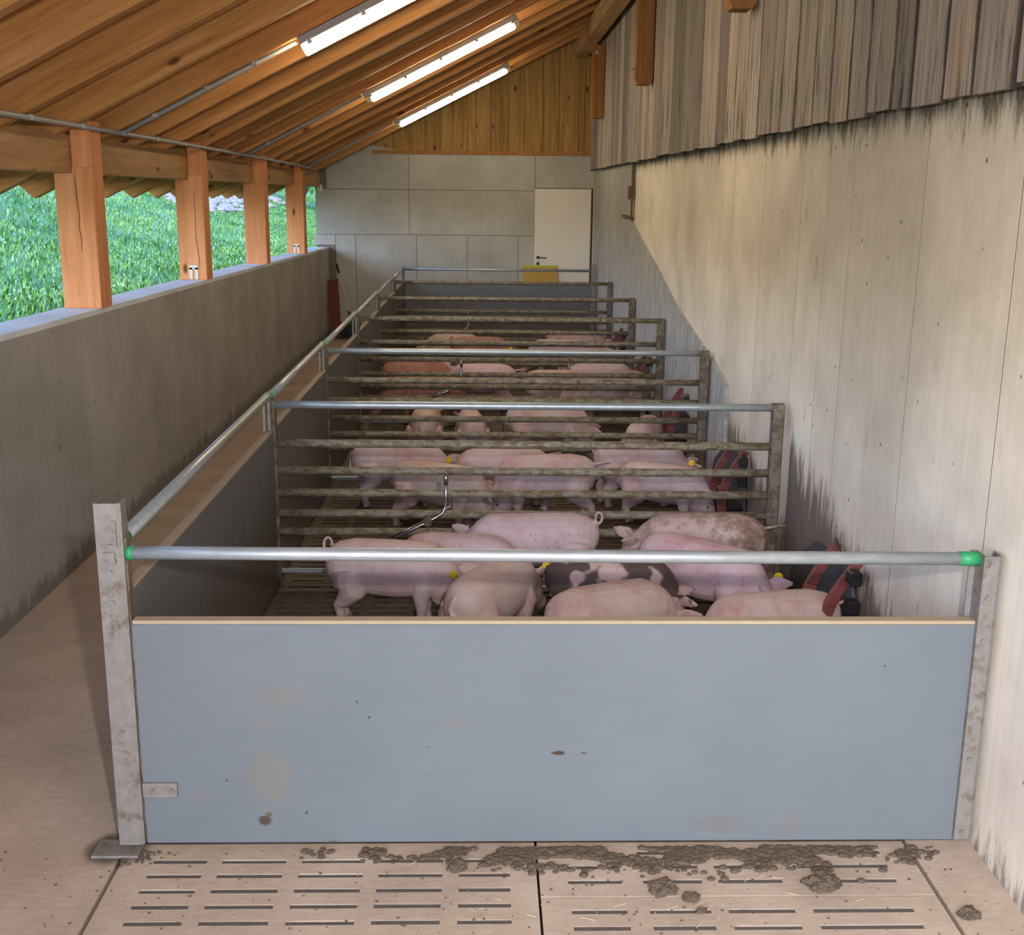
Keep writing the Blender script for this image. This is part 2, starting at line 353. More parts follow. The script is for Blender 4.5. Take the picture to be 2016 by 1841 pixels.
# ------------------------------------------------------------------ mesh helpers
class MB:
    def __init__(s): s.v = []; s.f = []; s.mi = []
    def quad(s, *p, mi=0):
        i = len(s.v); s.v += [tuple(q) for q in p]; s.f.append(tuple(range(i, i+len(p)))); s.mi.append(mi)
    def box(s, lo, hi, bev=0.0, mi=0):
        x0, y0, z0 = lo; x1, y1, z1 = hi
        s.hexa([(x0, y0, z0), (x1, y0, z0), (x1, y1, z0), (x0, y1, z0), (x0, y0, z1), (x1, y0, z1), (x1, y1, z1), (x0, y1, z1)], mi)
    def hexa(s, p, mi=0):
        i = len(s.v); s.v += [tuple(q) for q in p]
        for f in ((0, 3, 2, 1), (4, 5, 6, 7), (0, 1, 5, 4), (1, 2, 6, 5), (2, 3, 7, 6), (3, 0, 4, 7)):
            s.f.append(tuple(i+k for k in f)); s.mi.append(mi)
    def prism(s, prof, axis, a, b, mi=0):
        # prof: list of 2D points in the two other axes (cyclic order), extruded along axis
        n = len(prof); i = len(s.v)
        def mk(p, t):
            if axis == 0: return (t, p[0], p[1])
            if axis == 1: return (p[0], t, p[1])
            return (p[0], p[1], t)
        s.v += [mk(p, a) for p in prof]+[mk(p, b) for p in prof]
        s.f.append(tuple(i+k for k in range(n))[::-1]); s.f.append(tuple(i+n+k for k in range(n))); s.mi += [mi, mi]
        for k in range(n):
            j = (k+1) % n; s.f.append((i+k, i+j, i+n+j, i+n+k)); s.mi.append(mi)
    def tube(s, pts, r, seg=12, mi=0, caps=True):
        pts = [Vector(p) for p in pts]; n = len(pts)
        rs = r if isinstance(r, (list, tuple)) else [r]*n
        i0 = len(s.v); up = None
        for k in range(n):
            d = (pts[min(k+1, n-1)]-pts[max(k-1, 0)]).normalized()
            if up is None:
                a = Vector((0, 0, 1)) if abs(d.z) < .9 else Vector((1, 0, 0)); up = (a-d*a.dot(d)).normalized()
            else:
                up = (up-d*up.dot(d)); up = up.normalized() if up.length > 1e-6 else d.orthogonal().normalized()
            sd = d.cross(up)
            for q in range(seg):
                a = 2*PI*q/seg; s.v.append(tuple(pts[k]+(up*math.cos(a)+sd*math.sin(a))*rs[k]))
        for k in range(n-1):
            for q in range(seg):
                q2 = (q+1) % seg
                s.f.append((i0+k*seg+q, i0+k*seg+q2, i0+(k+1)*seg+q2, i0+(k+1)*seg+q)); s.mi.append(mi)
        if caps:
            s.f.append(tuple(i0+q for q in range(seg))[::-1]); s.mi.append(mi)
            s.f.append(tuple(i0+(n-1)*seg+q for q in range(seg))); s.mi.append(mi)
    def ball(s, c, r, seg=10, rings=6, mi=0, sc=(1, 1, 1)):
        i0 = len(s.v); c = Vector(c)
        for a in range(1, rings):
            th = PI*a/rings
            for q in range(seg):
                ph = 2*PI*q/seg
                s.v.append((c.x+r*sc[0]*math.sin(th)*math.cos(ph), c.y+r*sc[1]*math.sin(th)*math.sin(ph), c.z+r*sc[2]*math.cos(th)))
        t = len(s.v); s.v.append((c.x, c.y, c.z+r*sc[2])); b = len(s.v); s.v.append((c.x, c.y, c.z-r*sc[2]))
        for a in range(rings-2):
            for q in range(seg):
                q2 = (q+1) % seg; s.f.append((i0+a*seg+q, i0+(a+1)*seg+q, i0+(a+1)*seg+q2, i0+a*seg+q2)); s.mi.append(mi)
        for q in range(seg):
            q2 = (q+1) % seg
            s.f.append((t, i0+q, i0+q2)); s.mi.append(mi)
            s.f.append((b, i0+(rings-2)*seg+q2, i0+(rings-2)*seg+q)); s.mi.append(mi)
    def mesh(s, name, mats, smooth=False, bev=0.0):
        me = bpy.data.meshes.new(name); me.from_pydata(s.v, [], s.f)
        for mt in (mats if isinstance(mats, (list, tuple)) else [mats]): me.materials.append(mt)
        me.polygons.foreach_set('material_index', s.mi)
        bm = bmesh.new(); bm.from_mesh(me)
        bmesh.ops.recalc_face_normals(bm, faces=bm.faces)
        if bev:
            es = [e for e in bm.edges if len(e.link_faces) == 2 and e.calc_face_angle(0) > .6]
            bmesh.ops.bevel(bm, geom=es, offset=bev, segments=1, affect='EDGES', clamp_overlap=True)
        bm.to_mesh(me); bm.free()
        if smooth: me.polygons.foreach_set('use_smooth', [True]*len(me.polygons))
        me.update(); return me
    def obj(s, name, mats, parent=None, smooth=False, bev=0.0, loc=None):
        return add(name, s.mesh(name, mats, smooth, bev), parent, loc)

def add(name, me, parent=None, loc=None):
    o = bpy.data.objects.new(name, me); C.objects.link(o)
    if loc is not None: o.location = loc
    if parent is not None: o.parent = parent
    return o
def empty(name, loc=(0, 0, 0), rz=0.0):
    o = bpy.data.objects.new(name, None); C.objects.link(o); o.location = loc; o.rotation_euler = (0, 0, rz)
    o.empty_display_size = .1; return o
def tag(o, label=None, cat=None, group=None, kind=None):
    if label: o['label'] = label
    if cat: o['category'] = cat
    if group: o['group'] = group
    if kind: o['kind'] = kind
    return o
def smooth_by_angle(me, ang=.6):
    me.polygons.foreach_set('use_smooth', [True]*len(me.polygons))
    bm = bmesh.new(); bm.from_mesh(me)
    for e in bm.edges:
        if len(e.link_faces) == 2 and e.calc_face_angle(0) > ang: e.smooth = False
    bm.to_mesh(me); bm.free()

# ------------------------------------------------------------------ dimensions
W = 2.66                       # width of the pens
PY = [0.0, 2.566, 4.633, 6.704, 8.734, 10.921, 12.897]   # the pen fronts
YB = 13.83                     # back wall
XL, XR = -1.19, 2.725          # faces of left parapet and right wall
def ztop(y): return 1.431-.0118*y                   # top of the left parapet
def zroof(y): return 2.436-.00045*y*y               # underside of rafters at x=-1.18
SL = .5

# ------------------------------------------------------------------ floor
flr = empty('floor'); tag(flr, 'concrete barn floor of plain and slatted slabs', None, None, 'structure')
b = MB(); b.box((-1.45, -6.5, -.16), (-.062, YB, 0)); b.obj('aisle_slab', M['floor'], flr)
b = MB(); b.box((2.513, -6.5, -.16), (XR+.1, 0.03, 0)); b.obj('border_slab', M['floor'], flr)
b = MB(); b.box((-.062, -6.5, -.42), (2.8, YB, -.40)); b.obj('pit_bottom', M['pit'], flr)
def slat_slab(name, x0, x1, y0, y1, slots, mat, ph=-.085, pitch=.0795, hw=.0105, slotmat=None):
    b = MB(); d = -.05; e = .004
    X0, X1, Y0, Y1 = x0+e, x1-e, y0+e, y1-e
    rows = []; k = math.ceil((Y0+.03-ph)/pitch)
    while ph+k*pitch < Y1-.03: rows.append(ph+k*pitch); k += 1
    y = Y0
    for ry in rows:
        b.quad((X0, y, 0), (X1, y, 0), (X1, ry-hw, 0), (X0, ry-hw, 0))
        xs = X0
        for (a, c) in slots:
            b.quad((xs, ry-hw, 0), (a, ry-hw, 0), (a, ry+hw, 0), (xs, ry+hw, 0))
            b.quad((a, ry-hw, 0), (a, ry-hw, d), (c, ry-hw, d), (c, ry-hw, 0)); b.quad((a, ry+hw, 0), (c, ry+hw, 0), (c, ry+hw, d), (a, ry+hw, d))
            b.quad((a, ry-hw, 0), (a, ry+hw, 0), (a, ry+hw, d), (a, ry-hw, d)); b.quad((c, ry-hw, 0), (c, ry-hw, d), (c, ry+hw, d), (c, ry+hw, 0))
            f = random.choice((-.002, -.003, -.0045)) if slotmat else d
            b.quad((a, ry-hw, f), (c, ry-hw, f), (c, ry+hw, f), (a, ry+hw, f), mi=1)
            xs = c
        b.quad((xs, ry-hw, 0), (X1, ry-hw, 0), (X1, ry+hw, 0), (xs, ry+hw, 0))
        y = ry+hw
    b.quad((X0, y, 0), (X1, y, 0), (X1, Y1, 0), (X0, Y1, 0))
    for p, q in (((X0, Y0), (X1, Y0)), ((X1, Y0), (X1, Y1)), ((X1, Y1), (X0, Y1)), ((X0, Y1), (X0, Y0))):
        b.quad((*p, 0), (*q, 0), (*q, -.16), (*p, -.16))
    me = bpy.data.meshes.new(name); me.from_pydata(b.v, [], b.f); me.materials.append(mat); me.materials.append(slotmat or M['pit'])
    me.polygons.foreach_set('material_index', b.mi); me.update(); return add(name, me, flr)
SL_L = [(.054, .224), (.272, .476), (.526, .727), (.777, .978), (1.03, 1.19)]
SL_R = [(1.371, 1.538), (1.605, 1.79), (1.842, 2.043), (2.098, 2.403)]
slat_slab('slatted_slab', -.052, 1.278, -1.5, 0.02, SL_L, M['floor'], slotmat=M['slit'])
slat_slab('slatted_slab', 1.278, 2.503, -.285, 0.02, SL_R, M['floor'], ph=-.047, slotmat=M['slit'])
slat_slab('slatted_slab', 1.278, 2.503, -1.5, -.285, SL_R, M['floor'], ph=-.285+.006, slotmat=M['slit'])
for i in range(6):
    for a, c, sl in ((-.052, 1.278, SL_L), (1.278, XR, SL_R+[(2.45, 2.62)])):
        slat_slab('slatted_slab', a, c, PY[i]+.02, PY[i+1]+.02, sl, M['penfloor'], ph=PY[i]+.06)
for a, c, y0, y1 in ((-.052, 2.503, -6.5, -1.5), (-.052, XR, PY[6]+.02, YB)):
    b = MB(); b.box((a, y0, -.16), (c, y1, 0)); b.obj('plain_slab', M['floor'], flr)

# ------------------------------------------------------------------ right wall
wr = empty('wall_right'); tag(wr, 'pale beige cast concrete wall beside the pens', None, None, 'structure')
b = MB(); b.box((XR+.0008, -6.5, -.2), (XR+.35, YB+.3, 2.44)); b.obj('core', M['joint'], wr)
seams = [-6.5, -4.4, -2.6, -1.35, -.45, .15, .94, 1.78, 2.15, 2.61, 3.43, 4.25, 5.07, 6.2, 7.46, 8.7, 10.0, 11.3, 12.6, YB]
for i in range(len(seams)-1):
    b = MB(); e = 0.0
    b.box((XR+e, seams[i]+.0038, 0), (XR+.0007, seams[i+1]-.0038, 2.43)); b.obj('panel', M['conc_right'], wr)
# rough rendered field proud of the far part of the wall, with its raking edge
poly = [(YB-.02, .02), (4.0, .02), (4.1, .86), (4.515, .942), (5.443, 1.062), (6.325, 1.194), (7.238, 1.387), (8.32, 1.591), (9.45, 1.811), (9.33, 2.42), (YB-.02, 2.42)]
b = MB(); b.prism([(y, z) for y, z in poly], 0, XR-.022, XR+.005); b.obj('rendered_field', M['render'], wr)
b = MB(); b.box((XR-.034, 9.28, 1.83), (XR-.02, 9.36, 2.42)); b.obj('edge_strip', M['rust'], wr)
b = MB(); b.box((XR-.07, 9.24, 2.02), (XR-.02, 9.33, 2.16)); b.box((XR-.05, 9.25, 1.82), (XR-.02, 10.0, 1.845)); b.obj('rusty_bracket', M['rust'], wr)
# weathered boards above
cl = empty('wall_cladding'); tag(cl, 'weathered grey vertical boards above the right concrete wall', None, None, 'structure')
b = MB(); b.box((2.69, -6.5, 2.42), (2.76, YB+.3, 4.9)); b.obj('backing', M['black'], cl)
y = -3.4; k = 0; rb = random.Random(5)
while y < YB:
    wd = rb.choice((.20, .24, .27, .30, .33)); y1 = min(y+wd+.02, YB)
    zb = 2.40+rb.uniform(-.005, .014); h = 2.5; L = y1-y; x0 = .009+rb.uniform(-.001, .001); x1 = rb.uniform(-.002, .002); lean = rb.uniform(-.005, .005)
    b = MB(); b.hexa([(x0, 0, 0), (x0+.02, 0, 0), (x1+.02, L, 0), (x1, L, 0), (x0, lean, h), (x0+.02, lean, h), (x1+.02, L+lean, h), (x1, L+lean, h)])
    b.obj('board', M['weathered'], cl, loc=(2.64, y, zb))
    y += wd; k += 1

# ------------------------------------------------------------------ left parapet
wl = empty('wall_left'); tag(wl, 'grey concrete parapet beside the aisle', None, None, 'structure')
def slab_y(b, x0, x1, y0, y1, zf, zb=0.0):
    b.hexa([(x0, y0, zb), (x1, y0, zb), (x1, y1, zb), (x0, y1, zb), (x0, y0, zf(y0)), (x1, y0, zf(y0)), (x1, y1, zf(y1)), (x0, y1, zf(y1))])
b = MB(); slab_y(b, -1.42, XL-.0008, -6.5, YB, lambda y: ztop(y)-.03, -.2); b.obj('core', M['joint'], wl)
ls = [-6.5, -3.0, .9, 2.0, 2.55, 3.2, 3.9, 4.55, 5.3, 6.5, 7.8, 9.2, 10.8, 12.4, YB]
for i in range(len(ls)-1):
    b = MB(); slab_y(b, XL-.0007, XL, ls[i]+.0022, ls[i+1]-.0022, lambda y: ztop(y)-.03); b.obj('panel', M['conc_left'], wl)
b = MB(); slab_y(b, -1.43, XL+.0005, -6.5, YB, ztop, 1.2)
me = b.mesh('cap', M['conc_cap'])
for v in me.vertices:
    if abs(v.co.z-1.2) < 1e-4: v.co.z = ztop(v.co.y)-.03
add('cap', me, wl)

# ------------------------------------------------------------------ back wall, gable and door
wb = empty('wall_back'); tag(wb, 'grey concrete end wall of cast panels', None, None, 'structure')
def zg(x): return zroof(YB)+SL*(x+1.18)
b = MB(); b.prism([(XR+.1, -.2), (XR+.1, 2.62), (-.53, 2.62), (-.53, 2.80), (-1.36, zg(-1.36)+.16), (-1.36, -.2)], 1, YB+.0045, YB+.3); b.obj('core', M['joint'], wb)
g = .005
def bp(x0, x1, z0, z1, top=None):
    b = MB(); dy = random.uniform(-.003, .003)
    pr = [(x0+g, z0+g), (x1-g, z0+g), (x1-g, z1-g)]+([(p[0], p[1]) for p in top] if top else [])+([(x0+g, z1-g)] if not top else [])
    b.prism(pr, 1, YB, YB+.004); b.obj('panel', M['conc_back'], wb)
xs = [-1.40, -1.085, -.79, .104, .852, 1.60, 1.84]
for i in range(len(xs)-1):
    if i == 0: bp(xs[0], xs[1], 1.30, 1.455)
    else: bp(xs[i], xs[i+1], 0, 1.455)
bp(-1.36, 0, 1.455, 2.10); bp(0, 1.84, 1.455, 2.10)
bp(-1.20, 0, 2.10, 2.64, top=[(zz, zg(zz)+.1) for zz in (-.62, -1.19)]); bp(0, 1.84, 2.10, 2.64); bp(1.84, XR, 2.14, 2.64); bp(2.69, XR+.08, 0, 2.14)
b = MB(); b.box((-1.335, YB-.02, 2.08), (-1.30, YB, 2.17)); b.box((-1.29, YB-.02, 2.07), (-1.255, YB, 2.16)); b.obj('insulator', M['frame'], wb)
gb = empty('wall_gable'); tag(gb, 'upright ochre spruce boards filling the gable end', None, None, 'structure')
b = MB(); b.prism([(-.5, 2.64), (XR+.1, 2.64), (XR+.1, zg(XR+.1)+.22), (-.5, zg(-.5)+.22)], 1, YB+.06, YB+.1); b.obj('backing', M['black'], gb)
xg = [-.52, -.22, 0.02, .24, .46, .64, .852, .977, 1.182, 1.439, 1.674, 1.939, 2.175, 2.454, 2.545, XR+.03]
for i in range(len(xg)-1):
    a, c = xg[i]+.003, xg[i+1]-.003; dy = random.choice((0, .008, .014))
    za, zc = zg(a), zg(c)
    b = MB(); b.hexa([(0, 0, 0), (c-a, 0, 0), (c-a, .03, 0), (0, .03, 0), (0, 0, za-2.635+.22), (c-a, 0, zc-2.635+.22), (c-a, .03, zc-2.635+.22), (0, .03, za-2.635+.22)])
    b.obj('board', M['gable'], gb, loc=(a, YB+.015+dy, 2.635), bev=.002)
b = MB(); b.box((-.52, YB-.02, 2.60), (XR, YB+.03, 2.655)); b.obj('sill_board', M['hanger'], gb)
d1 = empty('door_1', (1.84, YB, 0)); tag(d1, 'plain white door in the end wall with black lever', None, None, 'structure')
b = MB(); b.box((0, -.035, 0), (.825, .03, 2.13)); b.obj('door_leaf', M['door'], d1, bev=.004)
b = MB(); b.box((.83, -.02, 0), (.852, .03, 2.14)); b.obj('shadow_gap', M['black'], d1)
b = MB(); b.box((.857, -.06, 0), (.90, .03, 2.16)); b.box((.905, -.04, 0), (.94, .03, 2.14)); b.obj('door_frame', M['frame'], d1, bev=.004)
b = MB(); b.tube([(.055, -.036, 1.145), (.055, -.05, 1.145)], .024, 16); b.tube([(.055, -.05, 1.145), (.055, -.075, 1.145), (.075, -.08, 1.143), (.18, -.08, 1.138)], .009, 8); b.obj('door_handle', M['black'], d1, smooth=False)
b = MB(); b.tube([(.055, -.036, 1.055), (.055, -.055, 1.055)], .024, 16); b.obj('door_lock', M['black'], d1)

# ------------------------------------------------------------------ roof: rafters, deck, purlin, hangers
ce = empty('ceiling'); tag(ce, 'open timber roof of closely set spruce rafters', None, None, 'structure')
ang = math.atan(SL); cosA = math.cos(ang)
RAFT = [.43+.75*k for k in range(-7, 18)]  # rafters carried on unseen behind the camera, to cut skylight at the front
x_in, x_out = 2.62, -2.0
def rafter_mesh(seed):
    rg = random.Random(seed); L = (x_in-x_out)/cosA; H = .27; T = .085
    n = 16; b = MB(); rows = []
    for k in range(n+1):
        x = L*k/n; wv = rg.uniform(-.003, .003)
        t = 0.0 if k > 0 else 0.0
        rows.append([(x, 0, wv), (x, T+rg.uniform(-.006, .004), wv), (x, T, H), (x, 0, H)])
    # plumb cut tail with chamfered lower corner
    rows[0] = [(0.0, 0, 0.0), (0.0, T, 0.0), (-.11, T, H), (-.11, 0, H)]
    i0 = 0
    for r in rows: b.v += r
    for k in range(n):
        for q in range(4):
            q2 = (q+1) % 4; b.f.append((k*4+q, (k+1)*4+q, (k+1)*4+q2, k*4+q2)); b.mi.append(0)
    b.f.append((0, 1, 2, 3)); b.f.append((n*4+3, n*4+2, n*4+1, n*4)); b.mi += [0, 0]
    return b.mesh('rafter', M['rafter'], bev=.003)
rms = [rafter_mesh(s) for s in range(4)]
for k, y in enumerate(RAFT):
    o = add('rafter', rms[k % 4], ce, (x_out, y-.125, zroof(y)+SL*(x_out+1.18)))
    o.rotation_euler = (0, -ang, 0)
for k in range(30):   # deck boards on top of the rafters
    t0 = k*.185; zz = .25
    b = MB(); L0, L1 = t0, t0+.180
    def P(l, y, h): 
        x = x_out-.12+l*cosA-h*math.sin(ang); z = zroof(y)+SL*(x_out-.12+1.18)+l*math.sin(ang)+h*cosA
        return (x, y, z)
    ys = (-5.0, YB+.3)  # deck also runs on behind the camera, holding back the front sky
    b.hexa([P(L0, ys[0], zz), P(L1, ys[0], zz), P(L1, ys[1], zz+.03), P(L0, ys[1], zz+.03), P(L0, ys[0], zz+.022), P(L1, ys[0], zz+.022), P(L1, ys[1], zz+.052), P(L0, ys[1], zz+.052)])
    b.obj('deck_board', M['deck'], ce)
b = MB(); ys = (-5.1, YB+.35)
b.hexa([P(-.1, ys[0], .29), P(5.6, ys[0], .29), P(5.6, ys[1], .32), P(-.1, ys[1], .32), P(-.1, ys[0], .34), P(5.6, ys[0], .34), P(5.6, ys[1], .37), P(-.1, ys[1], .37)])
b.obj('roof_sheet', M['tile'], ce)
b = MB(); b.box((2.38, -4.9, 3.955), (2.56, YB, 4.16)); o = b.obj('purlin', M['beam'], None, bev=.006)
tag(o, 'long dark timber purlin along the top of the weathered boards', 'beam')
hl = ['short timber hanger cut off by the top of the picture', 'timber hanger on the weathered boards, middle one of three', 'timber hanger beside the gable end, farthest of three']
for i, (y, zb) in enumerate(((3.5, 3.11), (7.6, 3.055), (12.0, 3.02))):
    h = empty('timber_hanger', (2.475, y, zb)); tag(h, hl[i], 'timber', 'timber hangers below the purlin')
    b = MB(); b.prism([(.025, 0), (.14, 0), (.162, .03), (.162, .895), (0, .895), (0, .05)], 1, 0, .16); b.obj('strut', M['hanger'], h, bev=.004)
    for dz in (.14, .82):
        b = MB(); b.tube([(-.012, .08, dz), (.006, .08, dz)], .018, 8); b.tube([(-.03, .08, dz), (0, .08, dz)], .009, 8); b.obj('bolt', M['bolt'], h)
    b = MB(); b.tube([(.05, -.012, .80), (.05, .004, .80)], .022, 8); b.obj('bolt', M['bolt'], h)

# wall plate and posts
pl = empty('wall_plate'); tag(pl, 'long spruce beam resting on the four timber posts', 'beam')
def zplate(y): return zroof(y)-.005
b = MB(); b.hexa([(-1.43, -4.9, zplate(-4.9)-.215), (-1.292, -4.9, zplate(-4.9)-.215), (-1.292, YB, zplate(YB)-.215), (-1.43, YB, zplate(YB)-.215),
                  (-1.43, -4.9, zplate(-4.9)), (-1.292, -4.9, zplate(-4.9)), (-1.292, YB, zplate(YB)), (-1.43, YB, zplate(YB))])
b.obj('beam', M['beam'], pl, bev=.004)
pls = ['timber post nearest the front on the parapet, bright orange face', 'cracked timber post second along the parapet, with metal shoe', 'timber post third along the parapet, without metal shoe', 'timber post nearest the end wall, with small metal shoe']
for i, y in enumerate((3.55, 6.22, 8.89, 11.49)):
    zt = ztop(y); top = zplate(y)+.04; sh = zplate(y)-.215
    p = empty('timber_post', (-1.40, y, zt)); tag(p, pls[i], 'post', 'timber posts on the left parapet')
    b = MB(); dp = .2
    b.box((0, 0, 0), (.222, dp, sh-zt-.002))
    o = b.obj('post_shaft', M['post'], p, bev=.004)
    b = MB(); b.box((.110, 0, sh-zt-.004), (.222, dp, top-zt)); b.obj('post_tongue', M['post'], p, bev=.003)
    if i in (1, 3):
        s = MB(); s.box((.08, -.006, .005), (.105, 0, .10)); s.box((.125, -.006, .005), (.15, 0, .10)); s.box((.08, -.006, .085), (.15, 0, .12)); s.obj('metal_shoe', M['bolt'], p)
    if i < 2:
        s = MB(); r2 = random.Random(i+3); pts = [(.12+.03*i, -.001, .78-.06*i)]
        for k in range(10): pts.append((pts[-1][0]+r2.uniform(-.003, .008), -.0012, pts[-1][2]-.045*(1+.4*i)))
        s.tube(pts, [.0008]+[.0022]*9+[.0008], 5); s.obj('crack', M['rust'], p)

# conduits
def conduit(name, pts, clips, label, grp):
    c = empty(name, pts[0]); tag(c, label, 'conduit', grp); o0 = Vector(pts[0])
    b = MB(); b.tube([Vector(p)-o0 for p in pts], .014, 10); b.obj('pipe', M['conduit'], c, smooth=True)
    for q in clips:
        b = MB(); q = Vector(q)-o0; b.box(q-Vector((.018, .018, .004)), q+Vector((.018, .018, .026))); b.obj('clip', M['conduit'], c, bev=.003)
def ru(x, y): return zroof(y)+SL*(x+1.18)
xc = -1.16
conduit('conduit', [(xc, y, ru(xc, y)-.016) for y in (-1.9, 1, 3, 5, 7, 9, 11, 12.7)], [(xc, y-.06, ru(xc, y)-.026) for y in RAFT[4:23]], 'long grey conduit running along the foot of the rafters', 'grey conduits under the roof')
LAMPY = (4.18, 7.99, 11.74)
cl_l = ['grey branch conduit climbing to the lamp cut off at the top', 'grey branch conduit climbing to the middle lamp', 'grey branch conduit climbing to the farthest lamp']
for i, y in enumerate(LAMPY):
    conduit('conduit', [(x, y-.05, ru(x, y)-.015) for x in (-1.16, -.6, -.06)], [(x, y-.05, ru(x, y)-.022) for x in (-.95, -.62, -.32)], cl_l[i], 'grey conduits under the roof')

# fluorescent lamps
ll = ['lit fluorescent lamp at the top edge, nearest of the three', 'lit fluorescent lamp second from the front, middle of the three', 'lit fluorescent lamp closest to the gable boards']
for i, y in enumerate(LAMPY):
    L = 1.43/cosA*1.0
    l = empty('fluorescent_lamp', (-.045, y-.07, ru(-.045, y)-.002)); l.rotation_euler = (0, -ang, 0)
    tag(l, ll[i], 'lamp', 'fluorescent lamps under the roof')
    b = MB(); b.prism([(-.05, 0), (.05, 0), (.058, -.05), (-.058, -.05)], 0, 0, L); b.obj('housing', M['lamp_house'], l, bev=.004)
    e0 = .0 if i == 0 else .06
    b = MB(); b.prism([(-.056, -.0505), (.056, -.0505), (.056, -.075), (.036, -.112), (-.036, -.112), (-.056, -.075)], 0, e0, L-e0); b.obj('diffuser', M['glow'], l, bev=.004)
    if e0:
        for a, c in ((0, e0-.002), (L-e0+.002, L)):
            b = MB(); b.prism([(-.054, -.0505), (.054, -.0505), (.054, -.075), (.034, -.105), (-.034, -.105), (-.054, -.075)], 0, a, c); b.obj('end_cap', M['lamp_cap'], l, bev=.006)
    for k in range(5):
        x = .06+k*(L-.12)/4
        b = MB(); b.box((x-.016, -.064, -.068), (x+.016, -.05, -.028)); b.box((x-.01, -.07, -.06), (x+.01, -.06, -.042)); b.obj('clip', M['lamp_house'], l, bev=.002)

# ------------------------------------------------------------------ pens: posts, front panel, dividers, side panels
def rail(b, p, q, r=.021): b.tube([p, q], r, 14)
fp = empty('front_pen_panel', (0, 0, 0)); tag(fp, 'wide grey panel with a tube rail closing the front pen', 'pen panel')
b = MB(); b.box((.02, -.022, .03), (W-.002, .018, .782)); b.obj('panel_board', M['panel'], fp)
b = MB(); b.box((.02, -.0215, .782), (W-.002, .0185, .795)); b.obj('panel_edge', M['tan'], fp, bev=.002)
b = MB(); b.tube([(.028, 0, 1.008), (.5, 0, 1.005), (1.6, 0, .998), (W-.02, 0, .993)], .0205, 16); o = b.obj('top_rail', M['zinc'], fp, smooth=True)
b = MB(); b.tube([(.014, 0, 1.008), (.034, 0, 1.008)], .0225, 16); b.obj('rail_cap', M['green'], fp, smooth=True)
b = MB(); b.tube([(W-.075, 0, .994), (W-.012, 0, .993)], .0225, 16); b.obj('rail_cap', M['green'], fp, smooth=True)
b = MB(); b.box((.018, -.034, .197), (.128, -.022, .247)); b.obj('hinge_plate', M['zinc_post'], fp, bev=.002)
for x, z in ((.05, .225), (.113, .224)):
    b = MB(); b.tube([(x, -.042, z), (x, -.033, z)], .008, 8); b.obj('bolt', M['bolt'], fp)
# left corner post: a C channel
cp = empty('corner_post', (0, 0, 0)); tag(cp, 'tall galvanised corner post at the aisle end of the front panel', 'post')
b = MB(); b.prism([(-.067, -.034), (.0, -.034), (.012, -.026), (.012, .03), (.006, .03), (.006, -.024), (-.0015, -.0285), (-.064, -.0285), (-.064, .03), (-.067, .03)], 2, .03, 1.172); b.obj('channel', M['zinc_post'], cp)
b = MB(); b.box((.0125, -.012, .03), (.0165, .024, 1.06)); b.obj('side_strip', M['zinc_post_dirty'], cp)
b = MB(); b.box((-.15, -.07, .002), (.0, .03, .012)); b.obj('foot_plate', M['zinc_post'], cp, bev=.002)
b = MB(); b.box((-.015, -.040, 1.045), (-.003, -.034, 1.12)); b.box((-.03, -.041, 1.035), (-.004, -.034, 1.045)); b.obj('hook', M['zinc_post'], cp)
b = MB(); b.box((-.048, -.042, .985), (-.008, -.034, .997)); b.box((-.045, -.040, .997), (-.012, -.034, 1.02)); b.obj('hook', M['zinc_post'], cp)
for z in (.86, .955, .43, .12):
    b = MB(); b.tube([(-.03, -.042, z), (-.03, -.033, z)], .007, 8); b.obj('bolt', M['bolt'], cp)
for z in (.235, .83):
    b = MB(); b.tube([(-.075, 0, z), (-.066, 0, z)], .008, 8); b.obj('bolt', M['bolt'], cp)
wp = empty('wall_post', (W, 0, 0)); tag(wp, 'galvanised angle post fixed to the right wall at the front panel', 'post')
b = MB(); b.prism([(-.012, -.04), (.034, -.04), (.046, -.034), (.046, .02), (.04, .02), (.04, -.03), (.032, -.034), (-.006, -.034), (-.006, .03), (-.03, .03), (-.03, .024), (-.012, .024)], 2, .04, 1.012); b.obj('channel', M['zinc_post'], wp)
for z in (.985, .88, .735, .33, .07):
    b = MB(); b.tube([(.01, -.048, z), (.01, -.039, z)], .008, 8); b.obj('bolt', M['bolt'], wp)

ordn = ['first', 'second', 'third', 'fourth', 'fifth']
RZ = [.993, .79, .643, .515, .400, .298]
for i in range(1, 6):
    y = PY[i]; dirty = M['zinc_dirty']
    d = empty('pen_divider', (0, y, 0)); tag(d, 'galvanised fence of tube rails between pens, %s behind the front panel' % ordn[i-1], 'fence', 'tube fences between the pens')
    b = MB(); b.box((-.020, -.022, .02), (.012, .022, 1.02)); b.obj('post', M['zinc_post_dirty' if i > 0 else 'zinc_post'], d, bev=.003)
    b = MB(); b.prism([(-.026, -.028), (.03, -.034), (.036, -.026), (.036, .026), (-.026, .026)], 2, .02, 1.012)
    o = b.obj('post', M['zinc_post_dirty'], d, bev=.002); o.location = (W-.003, 0, 0)
    for k, z in enumerate(RZ):
        b = MB(); dz = random.uniform(-.004, .004); mt = M['zinc'] if k == 0 and i < 3 else dirty
        n = 6; b.tube([(.01+(W-.03)*q/n, random.uniform(-.002, .002), z+dz-(.004*q/n if k == 0 else .008*q/n)) for q in range(n+1)], .0205 if k == 0 else .022, 14)
        b.obj('rail', mt, d, smooth=True)
    b = MB(); b.box((.01, -.012, .07), (W-.03, .012, .092)); b.obj('bottom_bar', M['zinc'], d, bev=.003)
    b = MB(); b.tube([(-.03, 0, 1.0), (-.03, 0, 1.035), (-.03, -.012, 1.05)], .014, 10); b.obj('post_knob', M['green_d'], d, smooth=True)
